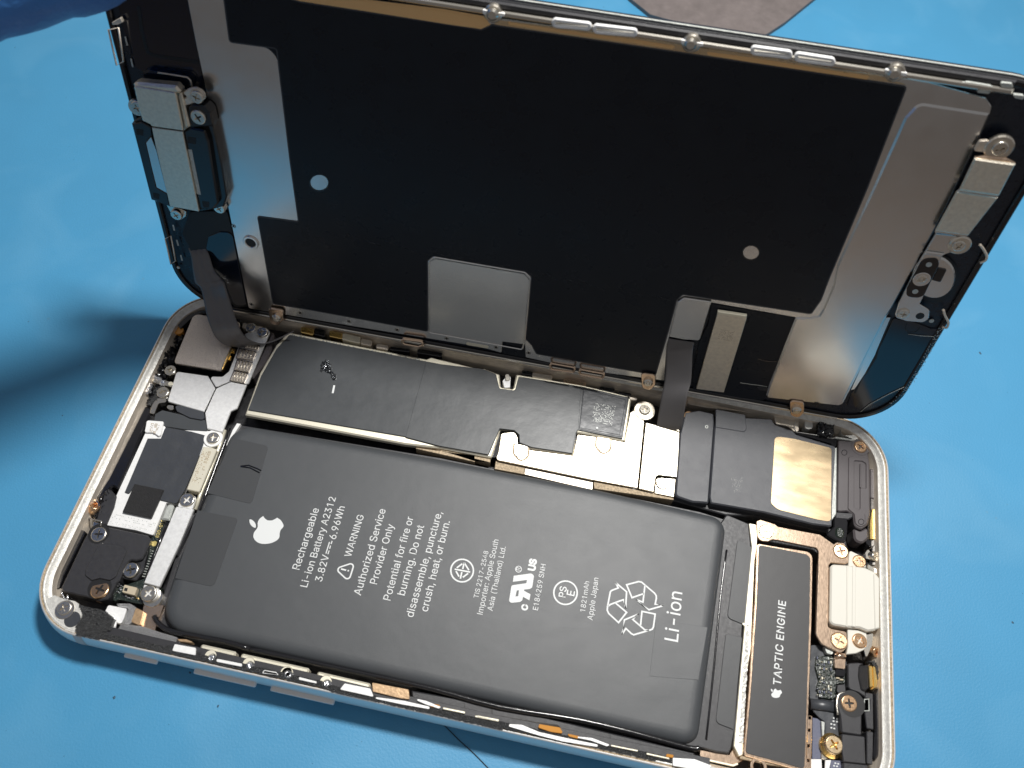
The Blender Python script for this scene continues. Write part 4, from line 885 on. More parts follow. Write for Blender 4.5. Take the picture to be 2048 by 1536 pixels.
plate('cover_body', pc, 'creamp', 5.9, 3, zG((1340, 655, .8), (1520, 668), (1690, 690), (1790, 735, .5), (1835, 790, .6), (1842, 1310, .5), (1800, 1330), (1720, 1342), (1640, 1310), (1500, 1300), (1330, 1272, .8)), bev=.25)
for x0, x1 in ((1500, 1520), (1560, 1600)):
    plate('moulded_band', pc, 'creamp', 6.0, .2, zG((x0, 670), (x1, 674), (x1 - 5, 1300), (x0 - 5, 1295)), r=.1, bev=.1)
plate('moulded_band', pc, 'creamp', 6.05, .4, zG((1775, 740), (1838, 800), (1840, 1310), (1790, 1325)), r=.2, bev=.15)
plate('cover_flange', pc, 'creamp', 5.05, .8, zG((1535, 515, .4), (1690, 590, 1), (1700, 690), (1520, 680), (1525, 560)), bev=.1)
plate('cover_flange', pc, 'creamp', 5.05, .8, zG((1512, 1310), (1705, 1350), (1712, 1440, 1), (1690, 1530, 1), (1600, 1570), (1500, 1580), (1515, 1500)), bev=.1)
screw(pc, *zG((1634, 626))[0], 5.3, 1.15, 'scrc'); screw(pc, *zG((1640, 1440))[0], 5.3, 1.25, 'scrc')
# ================================================================== DOCK FLEX (lower right)
df = thing('port_flex_board', 'green-black flex board with rows of tiny components right of the vibration motor', 'circuit board', (1650, 1400, 1.2))
plate('board', df, 'pcb', 4.0, .5, z8((190, 190), (400, 195), (420, 340), (545, 380), (545, 520), (430, 530), (430, 690), (385, 715), (230, 690), (200, 570), (222, 470), (182, 330)), r=.4, bev=.1)
rnd = random.Random(3)
for i in range(8):
    for j in range(12):
        x = 212 + i * 27 + rnd.uniform(-4, 4); y = 212 + j * 41 + i * 2 + rnd.uniform(-7, 7)
        if x > 395 or (x < 235 and 330 < y < 560) or rnd.random() < .18: continue
        w, h_ = rnd.choice([(7, 14), (9, 9), (6, 6), (10, 5), (8, 17)])
        plate('tiny_component', df, rnd.choice(['chip', 'solder', 'frost', 'slate', 'pcb', 'cream']), 4.0 + rnd.uniform(.15, .4), .4, z8((x - w, y - h_), (x + w, y - h_ + 2), (x + w, y + h_), (x - w, y + h_ - 2)), bev=.04)
for x, y in ((455, 455), (500, 475)): plate('tiny_component', df, 'chip', 4.3, .4, z8((x - 22, y - 10), (x + 22, y - 6), (x + 22, y + 12), (x - 22, y + 8)))
plate('socket_block', df, 'blackg', 4.5, .6, z8((430, 345), (545, 360), (540, 440), (425, 430)), r=.2)
plate('flex_tail', df, 'tape2', 3.9, .3, z8((125, 810), (160, 800), (430, 830), (470, 900), (490, 1160), (300, 1170), (300, 980), (240, 940), (190, 890)), r=.5)
tube('flex_fold', df, 'tape2', z8((120, 770), (300, 790), (430, 815)), 3.9, .9, flat=.6)
for x, y in ((407, 937), (450, 946), (403, 974), (447, 980), (377, 1008), (413, 1017), (377, 1053), (412, 1062), (425, 1478), (460, 1486), (410, 1510), (445, 1516)):
    plate('test_pad', df, 'ink', 4.02, .1, z8((x - 12, y - 10), (x + 12, y - 8), (x + 12, y + 10), (x - 12, y + 9)), r=.12, bev=.02)
plate('edge_strip', df, 'frost', 4.0, .5, z8((255, 970), (298, 985), (290, 1170), (270, 1180)), r=.1)
plate('screw_shelf', df, 'scr', 3.6, .6, z8((255, 1180), (340, 1150), (340, 1420), (300, 1440), (255, 1420)), r=.2)
disc('gold_collar', df, 'brass', 4.2, 1.2, *z8((390, 1268))[0], 1.9, bev=.2); disc('gold_collar', df, 'brass', 4.6, 1.2, *z8((400, 1262))[0], 1.7, bev=.25)
screw(df, *z8((412, 1255))[0], 5.1, 1.45, 'gold')
plate('flex_tail', df, 'slate', 4.0, .3, z8((370, 1440), (520, 1450), (530, 1560), (360, 1560)), r=.3)
mb = thing('corner_module', 'stepped black plastic module with copper screw in the lower right corner of the phone', 'plastic module', (1710, 1440, 1.2))
plate('module_arm', mb, 'black', 5.0, 3, z8((572, 278, .5), (690, 270), (785, 285), (720, 310), (705, 420), (740, 540), (785, 620), (790, 690), (700, 630), (600, 595), (578, 560)), r=.2, bev=.15)
plate('module_arm', mb, 'black', 4.6, 2.6, z8((450, 540), (540, 530), (550, 620), (440, 640)), r=.3)
plate('connector_head', mb, 'fabric', 5.3, 1.5, z8((712, 310), (820, 300), (830, 575), (775, 615), (735, 590), (702, 430)), r=.3, bev=.15)
plate('gold_contact', mb, 'brass', 5.35, .8, z8((822, 308), (868, 302), (882, 560), (835, 572)), r=.2, bev=.12)
plate('gold_contact', mb, 'brass', 5.05, 1.2, z8((868, 300), (905, 320), (935, 480), (925, 560), (860, 600), (840, 585), (882, 560)), r=.2, bev=.1)
plate('module_body', mb, 'black', 5.2, 3.4, z8((455, 640, .6), (540, 625), (640, 640, 1), (725, 700), (745, 800), (740, 1148), (500, 1112), (480, 900), (440, 780)), r=.3, bev=.18)
plate('module_body', mb, 'black', 5.1, 3.4, z8((502, 1124), (778, 1158), (790, 1490), (520, 1462), (498, 1300)), r=.2, bev=.12)
plate('module_body', mb, 'black', 5.0, 3.4, z8((522, 1468), (815, 1500), (815, 1600), (520, 1600)), r=.2, bev=.12)
plate('module_rail', mb, 'black', 5.0, 3, z8((790, 628), (878, 640), (885, 1078), (800, 1060), (775, 860), (832, 852), (840, 710), (772, 695)), r=.2, bev=.12)
ringpath('clip_window', mb, 'frost', 5.06, .1, z8((775, 712), (828, 708), (830, 850), (770, 850)), .15)
plate('module_rail', mb, 'black', 4.8, 3, z8((800, 1092), (882, 1102), (872, 1500), (800, 1482)), r=.2, bev=.12)
disc('screw_well', mb, 'hole', 5.23, .02, *z8((625, 765))[0], 2.05, bev=0)
screw(mb, *z8((592, 758))[0], 5.4, 1.33, 'scrc')
tube('steel_edge', mb, 'scr', z8((455, 900), (440, 780), (460, 660), (530, 630)), 5.05, .2, sub=3)
# ================================================================== SCREEN ASSEMBLY
ds = thing('display_assembly', 'raised phone screen seen from its metal-backed inner side, held up by a gloved hand', 'screen', frame='D')
def drect(ins, r=9.45, n=12):
    x0, y0, x1, y1 = .2 + ins, .2 + ins, 136.1 - ins, 66.1 - ins; rr = max(.5, r - ins); P = []
    for cx, cy, a0 in ((x1 - rr, y0 + rr, -90), (x1 - rr, y1 - rr, 0), (x0 + rr, y1 - rr, 90), (x0 + rr, y0 + rr, 180)):
        for i in range(n + 1):
            a = math.radians(a0 + 90 * i / n); P.append(Vector((cx + rr * math.cos(a), cy + rr * math.sin(a))))
    return P
def draw(name, m, loops, top, bot, bev, par=ds, label=None): return link(name, slabmesh(name, loops, top, bot, bev, 0), M[m], par, label)
draw('front_glass', 'glass', [drect(0)], 0, -1.1, .25)
draw('glass_rim', 'frost', [drect(-.06), drect(.1)], -.1, -.45, .03)
draw('bezel_frame', 'blackg', [drect(.15), drect(1.1)], .9, 0, .2)
draw('inner_backing', 'bezel', [drect(1.12)], .35, .01, 0)
# polished lip along the two long sides
draw('hinge_lip', 'scr', [[Vector(p) for p in ((9, .25), (127, .25), (127, .75), (9, .75))]], 1.15, .1, .12)
draw('top_lip', 'scr', [[Vector(p) for p in ((9, 64.2), (127, 64.2), (127, 65.0), (9, 65.0))]], 1.7, .1, .2)
draw('top_gasket', 'black', [[Vector(p) for p in ((9, 65.0), (127, 65.0), (127, 65.9), (9, 65.9))]], 1.2, .1, .2)
SH = 1.0
plate('heat_shield', ds, 'steels', SH, .3, z0((385, -70), (373, -8), (392, 90), (410, 174), (430, 280), (455, 410), (497, 617, .5), (700, 652), (960, 694)) + zM((640, 890), (650, 800, .4), (825, 812, .4), (830, 925), (1010, 965), (1400, 1040), (1740, 1085), (1925, 1110)) + z0((1334, 690), (1350, 640), (1365, 612, .6), (1425, 606), (1591, 635), (1538, 770), (1531, 795, .8), (1684, 812, 1), (1772, 636), (1782, 619), (1868, 463), (1952, 292), (1980, 229), (1984, 214, .6), (1972, 196), (1860, 165), (1762, 149), (1677, 139), (1506, 109), (1409, 97), (1356, 87), (1274, 73), (1100, 51), (967, 32), (887, 18), (740, 0), (600, -22)), r=.15, bev=.1)
# embossed fold of the right hand plate
plate('raised_panel', ds, 'steels', SH + .28, .35, zO((700, 262, 1.2), (1262, 348), (1150, 600), (930, 1060)) + zP((800, 55), (478, 640), (430, 712)) + zN((1865, 1135, 1), (1180, 1062, .6), (1215, 950), (1452, 345)) + zN((1560, 345), (1660, 330), (1700, 270), (1790, 60)) + zO((60, 1536), (330, 960), (590, 380)), bev=.28, r=.2)
FILM = [(444, -30), (520, -22), (600, 4), (940, 56), (962, 60, 1), (984, 50, .6), (1050, 60), (1360, 105), (1560, 135), (1813, 174), (1735, 375), (1680, 505), (1657, 560), (1642, 600, 1.5), (1622, 628, .6), (1365, 589, 1.5), (1353, 601, .4), (1340, 650), (1311, 750, .4), (1200, 731), (1073, 708, .8), (1063, 690, .6), (1051, 678, .4), (1063, 553, 1.4), (1050, 543, .4), (866, 513, .8), (855, 522, .4), (855, 663), (620, 620), (546, 608, .8), (515, 433, .2), (597, 444, .8), (580, 322), (553, 97, 2.4), (459, 84, .3)]
holes = [((638, 366), 19), ((1502, 506), 17)]
plate('graphite_film', ds, 'film', SH + .09, .08, FILM, bev=.05, holes=[(circpts(h[0][0], h[0][1], h[1], 22, .88), 0) for h in holes])
ringpath('film_border', ds, 'tape2', SH + .1, .05, [(p[0], p[1]) for p in FILM], .22, r=.4, bev=.02)
for (x, y), r_ in holes:
    disc('sight_hole', ds, 'steels', SH + .02, .02, x, y, 1.25, bev=0); ringpath('hole_edge', ds, 'blackg', SH + .14, .08, circpts(x, y, r_, 22, .88), .18)
plate('lower_window', ds, 'steels', SH + .11, .02, z0((860, 524, .6), (870, 518), (1048, 548), (1058, 560, .6), (1047, 680), (1046, 688), (860, 664)), bev=0)
ringpath('window_emboss', ds, 'steels', SH + .2, .15, z0((857, 524, .8), (868, 515), (1050, 546), (1060, 556, .8), (1049, 684), (1044, 700), (858, 666)), .3, r=.4, bev=.1)
plate('notch', ds, 'film', SH - .2, .3, zM((650, 802), (828, 814), (830, 930), (645, 895)), r=.3)
plate('light_slot', ds, 'cream', SH + .05, .05, zM((365, 806, .3), (540, 835, .3), (535, 856, .3), (362, 826, .3)), bev=.02)
for p in (zK((925, 1098))[0], (600, 626), (698, 643), (794, 660), (893, 677), (992, 695), (1057, 706), zN((1645, 1120))[0], zQ((362, 38))[0], zQ((885, 105))[0], zQ((1418, 180))[0], (467, 452)):
    disc('rivet_hole', ds, 'hole', SH + .3 if p[0] > 1600 else SH + .03, .03, *p, .42, n=12, bev=0); ringpath('rivet_ring', ds, 'scr', SH + .05, .05, circpts(*p, 3, 12), .12, bev=.02)
disc('eyelet', ds, 'steels', SH + .35, .4, *zK((915, 512))[0], 1.45, bev=.15, hole=.9); disc('eyelet_pit', ds, 'hole', SH + .08, .05, *zK((915, 512))[0], .95, bev=0)
# top rail trim, slots and clip loops
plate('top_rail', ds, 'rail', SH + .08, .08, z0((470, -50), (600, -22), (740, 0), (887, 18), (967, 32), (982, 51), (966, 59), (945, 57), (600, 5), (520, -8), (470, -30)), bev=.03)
plate('top_rail', ds, 'gold', SH + .08, .08, z0((990, 40), (1100, 53), (1274, 76), (1356, 89), (1506, 111), (1677, 140), (1762, 152), (1812, 170), (1560, 134), (1360, 104), (1050, 59), (990, 50)), bev=.03)  # gold stands in for the warm reflection along this stretch
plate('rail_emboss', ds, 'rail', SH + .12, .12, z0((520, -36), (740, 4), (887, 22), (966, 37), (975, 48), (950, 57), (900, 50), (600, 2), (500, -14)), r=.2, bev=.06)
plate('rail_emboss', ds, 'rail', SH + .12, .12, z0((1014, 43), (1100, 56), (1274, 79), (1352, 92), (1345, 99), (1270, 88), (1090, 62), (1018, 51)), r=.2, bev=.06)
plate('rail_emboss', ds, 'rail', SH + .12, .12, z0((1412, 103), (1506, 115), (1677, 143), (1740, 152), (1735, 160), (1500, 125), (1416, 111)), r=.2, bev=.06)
for a, b in (((1106, 40), (1180, 55)), ((1188, 52), (1272, 68)), ((1504, 95), (1582, 112)), ((1592, 108), (1668, 127))):
    m_ = (b[1] - a[1]) * .62
    ringpath('clip_loop', ds, 'btn', 2.3, .5, z0((a[0], a[1], .5), (b[0], a[1] + m_, .5), (b[0] - 1, b[1] + 4, .5), (a[0] + 1, a[1] + 13, .5)), .45, bev=.12)
for x, y in ((986, 28), (1383, 88), (1791, 147)):
    disc('clip_base', ds, 'ring', 1.9, .8, x, y, 1.25, bev=.2); disc('clip_cap', ds, 'scr', 2.6, .9, x - 2, y + 3, .85, bev=.3); plate('clip_tab', ds, 'white', 2.0, .4, z0((x - 22, y - 9), (x + 24, y - 1), (x + 22, y + 6), (x - 20, y + 1)), r=.2)
# lower loops and screw tabs
ringpath('clip_loop', ds, 'rose', 2.2, .5, zL((1352, 530, .4), (1530, 555, .5), (1540, 585, .5), (1500, 600, .5), (1360, 575, .5)), .4, bev=.12)
ringpath('clip_loop', ds, 'rose', 2.2, .5, zM((1022, 975, .5), (1220, 1010, .5), (1210, 1050, .5), (1030, 1025, .5)), .35, bev=.12)
ringpath('clip_loop', ds, 'rose', 2.2, .5, zM((1250, 1022, .5), (1452, 1058, .5), (1440, 1098, .5), (1258, 1065, .5)), .35, bev=.12)
for p in (zL((228, 350))[0], zM((1795, 1135))[0], zN((1460, 1190))[0]):
    plate('screw_tab', ds, 'rose', 1.75, .35, z0((p[0] - 14, p[1] - 22), (p[0] + 15, p[1] - 18), (p[0] + 15, p[1] + 2, 1), (p[0] + 4, p[1] + 14, 1), (p[0] - 12, p[1] + 8, 1)), r=.6, bev=.1)
    disc('tab_boss', ds, 'scr', 2.4, .7, p[0], p[1], .9, bev=.3); disc('tab_boss', ds, 'scr', 2.7, .4, p[0], p[1], .4, bev=.15, n=12)
# fine creases across the film
for i in range(34):
    u = i / 33; x = 650 + 660 * u; y = 462 + 130 * u + 5 * math.sin(i * 1.7); l = rnd.uniform(10, 34)
    tube('film_crease', ds, 'film', z0((x, y), (x + l * .5, y + l * .22), (x + l, y + l * .38)), SH + .095, rnd.uniform(.05, .11), flat=.5)
# panel cable area, lower right
plate('cable_bay', ds, 'film', .8, .3, zN((690, 215), (1450, 340), (1215, 945), (1180, 1065), (1150, 1090), (820, 1050), (530, 1000), (510, 900), (580, 560), (660, 400)), bev=.05)
plate('bay_plate', ds, 'steels', SH + .5, .3, zN((440, 165, .8), (690, 200), (585, 550, .5), (440, 540), (308, 515), (385, 200)), bev=.12)
plate('driver_shield', ds, 'steelw', SH + .5, .6, zN((745, 300), (1010, 345), (802, 1018), (553, 985)), bev=.06, r=.1)
plate('driver_shield', ds, 'cream', SH + .62, .6, zN((748, 285), (1012, 325), (1004, 350), (742, 310)), bev=.1)
specks('engraved_code', ds, 'glue', SH + .505, 0, zN((775, 445), (915, 465), (870, 560), (745, 530)), 12, 10, .45, .5)
strokes('panel_cut', ds, 'blackg', .85, .05, [zN((1110, 715), (1200, 735), (1285, 735))], .25); strokes('panel_cut', ds, 'frost', .85, .05, [zN((950, 930), (1020, 940), (1100, 950), (1195, 965))], .07)
plate('panel_flap', ds, 'blackg', 1.0, .2, zN((1095, 965), (1200, 975), (1200, 1010), (1120, 1000)), r=.1)
# left side: dark panels, clips
plate('dark_panel', ds, 'glass', .7, .4, z0((228, -20), (390, -30), (375, 0), (409, 172), (400, 176), (290, 148), (265, 130)), r=.3)
strokes('panel_groove', ds, 'hole', .75, .1, [zI((412, 60), (445, 300), (500, 500), (560, 530), (985, 595))], .55)
for q, k in ((zI((128, 285), (205, 622), (272, 585), (222, 262)), .32), (zK((98, 468), (152, 712), (198, 680), (152, 440)), .3)):
    tube('frame_hook', ds, 'inner', q, 2.0, k * .45, closed=True)
plate('hook_root', ds, 'inner', 1.7, .6, zI((160, 215), (240, 170), (262, 215), (220, 235), (165, 240)), r=.1)
for pts in (zI((280, 350), (292, 350), (314, 435), (300, 435)), zI((335, 560), (348, 560), (366, 640), (352, 640)), zK((165, 335), (180, 335), (192, 390), (178, 390)), zK((200, 480), (215, 480), (230, 535), (216, 535)), zK((240, 625), (252, 625), (268, 680), (254, 680))):
    plate('slot_mark', ds, 'frost', 1.0, .05, pts, bev=.01)
disc('rim_dot', ds, 'inner', 1.1, .2, *zK((222, 748))[0], .3, n=10)
plate('cable_well', ds, 'hole', .75, .3, zK((330, 210), (690, 200), (750, 420), (890, 1120), (760, 1130), (640, 850), (560, 760), (490, 590), (350, 600), (260, 420)), r=.5)
plate('cable_mount', ds, 'glass', .95, .3, zK((510, 450), (620, 405), (740, 410), (880, 1110), (760, 1110), (660, 860), (590, 790), (555, 750), (520, 650), (490, 560)), r=1.0)
# earpiece speaker
plate('earpiece_body', ds, 'blackg', 2.6, 2.2, zJ((172, 520), (205, 480), (300, 430), (720, 560), (760, 345), (810, 308), (950, 320, .6), (1010, 370, .6), (1045, 560), (1130, 950), (1185, 1290), (1150, 1400), (1050, 1425), (910, 1450), (580, 1400), (382, 1325, .3)), r=.2, bev=.2)
plate('earpiece_block', ds, 'blackg', 3.5, 1, zJ((722, 600), (790, 560), (950, 590, .3), (990, 700), (1095, 1360), (1040, 1425), (925, 1420), (890, 1440)), r=.15, bev=.25)
plate('earpiece_block', ds, 'blackg', 3.1, 1, zJ((175, 520), (280, 500), (385, 560), (395, 640), (330, 720), (440, 1195), (555, 1260), (578, 1380), (382, 1325)), r=.15, bev=.15)
for pts in (zJ((770, 650), (860, 668), (855, 735), (765, 720)), zJ((920, 1335), (1000, 1345), (995, 1405), (935, 1400)), zJ((225, 570), (300, 580), (298, 645), (228, 630)), zJ((400, 1245), (470, 1260), (468, 1318), (408, 1300))):
    plate('moulded_pit', ds, 'hole', 3.52 if pts[0][0] > 350 else 3.12, .02, pts, r=.1, bev=0)
plate('blue_sliver', ds, 'steels', 3.0, .3, zJ((325, 722), (380, 655), (440, 800), (555, 1255), (440, 1190)), bev=.05)
plate('pale_strip', ds, 'frost', 3.55, .2, zJ((770, 790), (812, 790), (910, 1272), (866, 1262)), bev=.03)
EB = plate('earpiece_bracket', ds, 'steelw', 4.3, .35, zJ((198, 118, .3), (640, 190, .3), (722, 592), (385, 545), (372, 525), (292, 488), (250, 350)), bev=.12)
plate('bracket_top', ds, 'steelw', 4.1, 1.6, zJ((188, 98), (230, 82), (640, 120), (700, 185), (650, 205), (195, 130)), r=.25, bev=.35)
plate('bracket_side', ds, 'steelw', 3.7, 1.5, zJ((642, 200), (700, 190), (790, 552), (722, 595)), r=.1, bev=.3)
plate('bracket_strap', ds, 'steelw', 3.95, .35, zJ((388, 558), (716, 602), (892, 1450, .2), (582, 1392, .2), (430, 760)), bev=.08)
plate('camera_window', ds, 'glass', 1.6, 1.0, zI((460, 680), (520, 665), (880, 735), (915, 770), (930, 830), (780, 830), (440, 790)), r=.4); tube('camera_edge', ds, 'inner', zI((600, 690), (760, 715), (880, 735), (910, 765), (925, 840)), 1.8, .14)
disc('screw_foot', ds, 'scr', 3.0, .6, *zJ((225, 350))[0], 1.35); screw(ds, *zJ((232, 352))[0], 3.3, 1.1, 'scr')
plate('screw_tab', ds, 'inner', 3.3, .4, zJ((700, 195), (770, 150), (850, 128, .6), (930, 175, 1), (935, 260, 1), (880, 300, .8), (830, 300), (700, 345), (655, 330), (650, 290), (770, 230)), r=.3, bev=.15)
screw(ds, *zJ((858, 240))[0], 3.7, 1.05, 'scr'); screw(ds, *zJ((875, 455))[0], 3.6, 1.25, 'scr'); screw(ds, *zJ((645, 1490))[0], 2.6, 1.05, 'scr'); screw(ds, *zJ((1098, 1420))[0], 2.5, 1.05, 'scr')
plate('screw_tab', ds, 'scr', 1.9, .4, zJ((540, 1370), (700, 1420), (755, 1450), (750, 1500), (700, 1536), (600, 1480)), r=.2)
plate('screw_post', ds, 'blackg', 3.2, 2, zJ((770, 340), (810, 312), (950, 325, .8), (1010, 390, .8), (1040, 540), (790, 560)), r=.3, bev=.15)
# home button side
plate('lower_panel', ds, 'glass', .62, .3, zP((490, 715), (620, 740), (780, 800), (860, 800), (700, 1080), (560, 1255), (240, 1430), (130, 1390), (165, 1290), (280, 1130), (360, 980)), r=.4, bev=.08)
plate('blue_edge', ds, 'steels', .8, .2, zP((432, 712), (465, 712), (360, 960), (345, 1000), (270, 1140), (190, 1260), (160, 1270), (300, 960)), bev=.03)
strokes('panel_groove', ds, 'hole', .66, .05, [zP((465, 715), (365, 960), (350, 1020), (280, 1130), (240, 1180), (190, 1290))], .4)
strokes('panel_groove', ds, 'hole', .66, .05, [zP((590, 755), (580, 800), (600, 825), (660, 822), (690, 790))], .12)
tube('glass_crack', ds, 'frost', zP((235, 1435), (300, 1380), (450, 1300), (580, 1240)), .75, .07); tube('glass_crack', ds, 'frost', zP((600, 838), (700, 852), (815, 858)), .75, .05)
specks('chipped_edge', ds, 'frost', 1.02, 0, zP((835, 790), (880, 790), (640, 1230), (600, 1225)), 5, 60, .3, .7); specks('chipped_edge', ds, 'frost', 1.02, 0, zP((600, 1225), (640, 1230), (470, 1400), (440, 1385)), 4, 30, .22, .7)
HB = 1.2
plate('button_disc', ds, 'steels', HB, .5, circpts(*zP((800, 405))[0], 43.5, 30, .98), bev=.25)
plate('button_recess', ds, 'hole', HB - .45, .05, circpts(*zP((805, 410))[0], 49, 26), bev=0)
plate('button_socket', ds, 'blackg', HB + .2, .3, zP((830, 330), (898, 345), (850, 442), (782, 425)), r=.2)
plate('button_strap', ds, 'steels', 2.1, .35, zP((815, 68), (1062, 95), (1075, 150, .8), (1050, 205, .8), (990, 218, .8), (930, 212), (895, 222), (860, 240), (690, 610), (765, 655, 1), (760, 720, .8), (720, 750, .8), (590, 740), (510, 715, .6), (500, 690), (530, 600), (700, 262), (735, 205)), r=.1, bev=.08)
plate('pill_pad', ds, 'blackg', 2.25, .2, zP((712, 260, 1.1), (832, 255, 1.1), (838, 310, .8), (712, 565, 1.1), (585, 555, 1.1), (590, 490, .8)), r=.6, bev=.08)
for x, y in ((760, 305), (655, 512)): disc('pad_dot', ds, 'frost', 2.27, .05, *zP((x, y))[0], .45, n=12, bev=0)
disc('pad_washer', ds, 'steels', 2.35, .15, *zP((705, 420))[0], 1.3); screw(ds, *zP((705, 420))[0], 2.5, .75)
plate('button_strap', ds, 'steelw', 2.7, .35, zO((1000, 960), (1325, 1008), (1092, 1305), (832, 1268)), bev=.15)
plate('button_strap', ds, 'steelw', 3.3, .4, zO((1140, 700), (1465, 745), (1335, 992), (1022, 948)), bev=.2)
plate('strap_fold', ds, 'rose', 2.9, .5, zO((1145, 690), (1210, 680), (1400, 700), (1465, 735), (1455, 762), (1140, 718)), r=.1, bev=.2)
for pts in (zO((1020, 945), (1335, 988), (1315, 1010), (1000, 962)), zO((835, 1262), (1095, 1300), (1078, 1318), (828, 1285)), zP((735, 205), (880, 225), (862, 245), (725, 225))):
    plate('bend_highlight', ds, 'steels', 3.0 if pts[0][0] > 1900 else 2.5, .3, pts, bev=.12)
disc('screw_lug', ds, 'ring', 2.6, .6, *zO((1335, 620))[0], 1.9, bev=.2); screw(ds, *zO((1342, 625))[0], 2.9, 1.05)
plate('screw_lug', ds, 'inner', 2.4, .5, zO((1180, 560), (1255, 555), (1230, 650), (1130, 640)), r=.3)
disc('screw_lug', ds, 'ring', 2.5, .5, *zP((1000, 162))[0], 1.6, bev=.2); screw(ds, *zP((990, 166))[0], 2.8, .95)
screw(ds, *zP((565, 688))[0], 2.4, .95); disc('lug_hole', ds, 'hole', 2.13, .02, *zP((692, 700))[0], .65, n=16, bev=0); disc('small_dot', ds, 'frost', .8, .1, *zP((780, 740))[0], .4, n=12)
for q in (zP((1150, 150), (1175, 180), (1205, 240), (1190, 275), (1150, 290)), zP((870, 650), (885, 700), (910, 750), (895, 790), (860, 780))):
    tube('frame_hook', ds, 'inner', q, 1.6, .2, sub=3)
for x, y in ((1040, 480), (1160, 300), (1300, 175), (560, 1180)):
    pass
for pts in (zS((1560, 385), (1640, 390), (1820, 420), (1815, 440), (1600, 405)), zS((1870, 390), (1960, 400), (1970, 440), (1880, 430)), zS((1960, 480), (2048, 490), (2048, 525), (1980, 510)), zS((1700, 445), (1800, 455), (1790, 480), (1700, 470))):
    plate('corner_fitting', ds, 'frost', 1.6, .5, pts, r=.2)
# flex cables
def rail(pts): return [yp(p[0], p[1], p[2]) for p in pts]
def kz(x, y, Y): a = zK((x, y))[0]; return (a[0], a[1], Y)
quadstrip('front_camera_cable', ds, 'flex',
          rail([kz(300, 520, 68.2), kz(345, 620, 66.6), kz(366, 760, 65), kz(390, 890, 63.6), kz(440, 940, 62.6), kz(470, 1050, 61.2), kz(500, 1200, 59.2), kz(540, 1320, 57.4), kz(600, 1430, 56.4), kz(700, 1490, 56.4), kz(850, 1507, 57.6), kz(1000, 1485, 59.2), kz(1130, 1448, 60.6)]),
          rail([kz(470, 520, 68.2), kz(520, 620, 66.6), kz(570, 770, 65), kz(640, 850, 63.6), kz(670, 900, 62.6), kz(715, 1050, 61.2), kz(765, 1200, 59.2), kz(812, 1320, 57.6), kz(870, 1410, 57.2), kz(940, 1450, 57.6), kz(1040, 1472, 58.6), kz(1180, 1432, 60), kz(1330, 1352, 61.4)]), .14, ridges=.05)
def nz(x, y, Y): a = zN((x, y))[0]; return (a[0], a[1], Y)
quadstrip('screen_cable', ds, 'flex',
          rail([nz(302, 525, 67.8), nz(284, 640, 66.8), nz(280, 780, 65.4), nz(268, 920, 63.6), nz(235, 1080, 61.2), nz(200, 1290, 58.6), nz(190, 1340, 58.2)]),
          rail([nz(535, 560, 67.8), nz(520, 660, 66.8), nz(515, 780, 65.4), nz(505, 920, 63.6), nz(470, 1060, 61.2), nz(430, 1300, 58.6), nz(420, 1350, 58.2)]), .14)
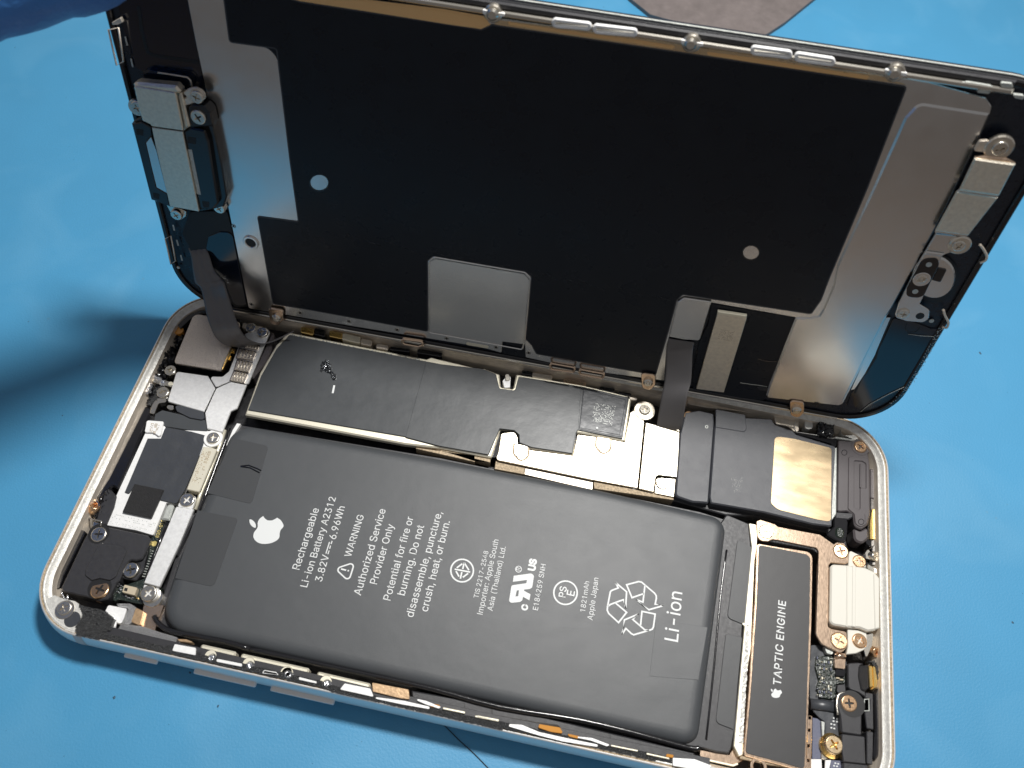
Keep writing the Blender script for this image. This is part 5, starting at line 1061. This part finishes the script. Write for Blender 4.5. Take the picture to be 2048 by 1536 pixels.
# ================================================================== GLOVED HAND
def hand():
    me = bpy.data.meshes.new('gloved_hand'); V = []; Ed = []; Rd = []
    def chain(root, pts):
        prev = root
        for x, y, Y, r in pts:
            V.append(yp(x, y, Y) * S); Rd.append(r * S); 
            if prev is not None: Ed.append((prev, len(V) - 1))
            prev = len(V) - 1
        return prev
    def chain3(root, pts):
        prev = root
        for x, y, z, r in pts:
            V.append(Vector((x, y, z)) * S); Rd.append(r * S)
            if prev is not None: Ed.append((prev, len(V) - 1))
            prev = len(V) - 1
        return prev
    w = chain3(None, [(-95, -22, 104, 24)])
    p1 = chain3(w, [(-62, 6, 96, 22)]); p2 = chain3(p1, [(-34, 32, 88, 15)])
    chain3(p2, [(-20, 43, 83, 11.5), (-6, 54, 79.5, 9.2), (7, 66, 79, 8.0), (17, 75.5, 79, 7.6), (26, 80.5, 79, 7.2), (37, 80.5, 79, 6.4), (46.5, 77.6, 79, 5.6)])
    chain3(p1, [(-52, 26, 78, 11), (-36, 34, 72, 9), (-24, 42, 68, 7.6), (-16, 50, 67, 7)])
    chain3(p2, [(-24, 46, 95, 9), (-14, 60, 96, 8.2), (-9, 69, 90, 7.6), (-10, 72, 82, 7)])
    chain3(p2, [(-34, 46, 98, 9), (-28, 60, 98, 8.2), (-24, 68, 91, 7.6), (-25, 70, 83, 7)])
    chain3(p1, [(-52, 34, 98, 9), (-44, 48, 97, 7.6), (-40, 56, 91, 7), (-40, 58, 84, 6.4)])
    me.from_pydata([tuple(v) for v in V], Ed, []); o = bpy.data.objects.new('gloved_hand', me); COL.objects.link(o)
    o.modifiers.new('s', 'SKIN'); me.skin_vertices[0].data[0].use_root = True
    for i, r in enumerate(Rd): me.skin_vertices[0].data[i].radius = (r, r)
    sb_ = o.modifiers.new('d', 'SUBSURF'); sb_.levels = 3; sb_.render_levels = 3
    tx = bpy.data.textures.new('wrinkle', 'CLOUDS'); tx.noise_scale = .55
    dm = o.modifiers.new('w', 'DISPLACE'); dm.texture = tx; dm.strength = .16; dm.mid_level = .5
    bpy.context.view_layer.update()
    m2 = bpy.data.meshes.new_from_object(o.evaluated_get(bpy.context.evaluated_depsgraph_get()))
    bpy.data.objects.remove(o); m2.name = 'gloved_hand'
    for p in m2.polygons: p.use_smooth = True
    m2.materials.clear(); m2.materials.append(M['glove']); o = bpy.data.objects.new('gloved_hand', m2); COL.objects.link(o)
    o['label'] = 'hand in a blue glove holding the far left corner of the raised screen'; o['category'] = 'hand'
hand()
flush_texts()
# sub-parts: pieces that belong to a part of the screen assembly or of another thing
def gather(root, part, names, near=None, rad=0):
    P = [c for c in root.o.children if c.name.split('.')[0] == part][0]
    for c in list(root.o.children):
        if c is P or c.name.split('.')[0] not in names: continue
        if near is not None:
            co = c.location if c.name.startswith('screw') and c.location.length > 0 else sum((v.co for v in c.data.vertices), Vector()) / len(c.data.vertices)
            if (co - near * S).length > rad * S: continue
        c.parent = P
ear = dp(335, 290, 2)
gather(ds, 'earpiece_body', ('earpiece_block', 'moulded_pit', 'blue_sliver', 'pale_strip', 'earpiece_bracket', 'bracket_top', 'bracket_side', 'bracket_strap', 'screw_post', 'screw_foot', 'screw_tab', 'screw'), ear, 26)
btn = dp(1862, 560, 2)
gather(ds, 'button_strap', ('pill_pad', 'pad_dot', 'pad_washer', 'screw', 'screw_lug', 'lug_hole', 'strap_fold', 'bend_highlight'), btn, 30)
gather(ds, 'cable_bay', ('bay_plate', 'driver_shield', 'engraved_code', 'panel_cut', 'panel_flap'))
gather(lb, 'tape_cover', ('tape_step', 'tape_bead', 'torn_fold', 'code_patch', 'printed_marks', 'speck'))
gather(sp, 'box_body', ('golden_label', 'label_edge', 'box_flap', 'scuffs'))
gather(pm, 'cover_body', ('raised_pad', 'screw_well'))
gather(an, 'arm_body', ('arm_channel', 'arm_rib', 'moulded_circle'))
gather(pc, 'cover_body', ('moulded_band',))
gather(cb, 'bracket_arm', ('contact_pad', 'pad_gap', 'pad_rib', 'contact_tip'))
gather(te, 'motor_label', ('lettering', 'fruit_logo'))
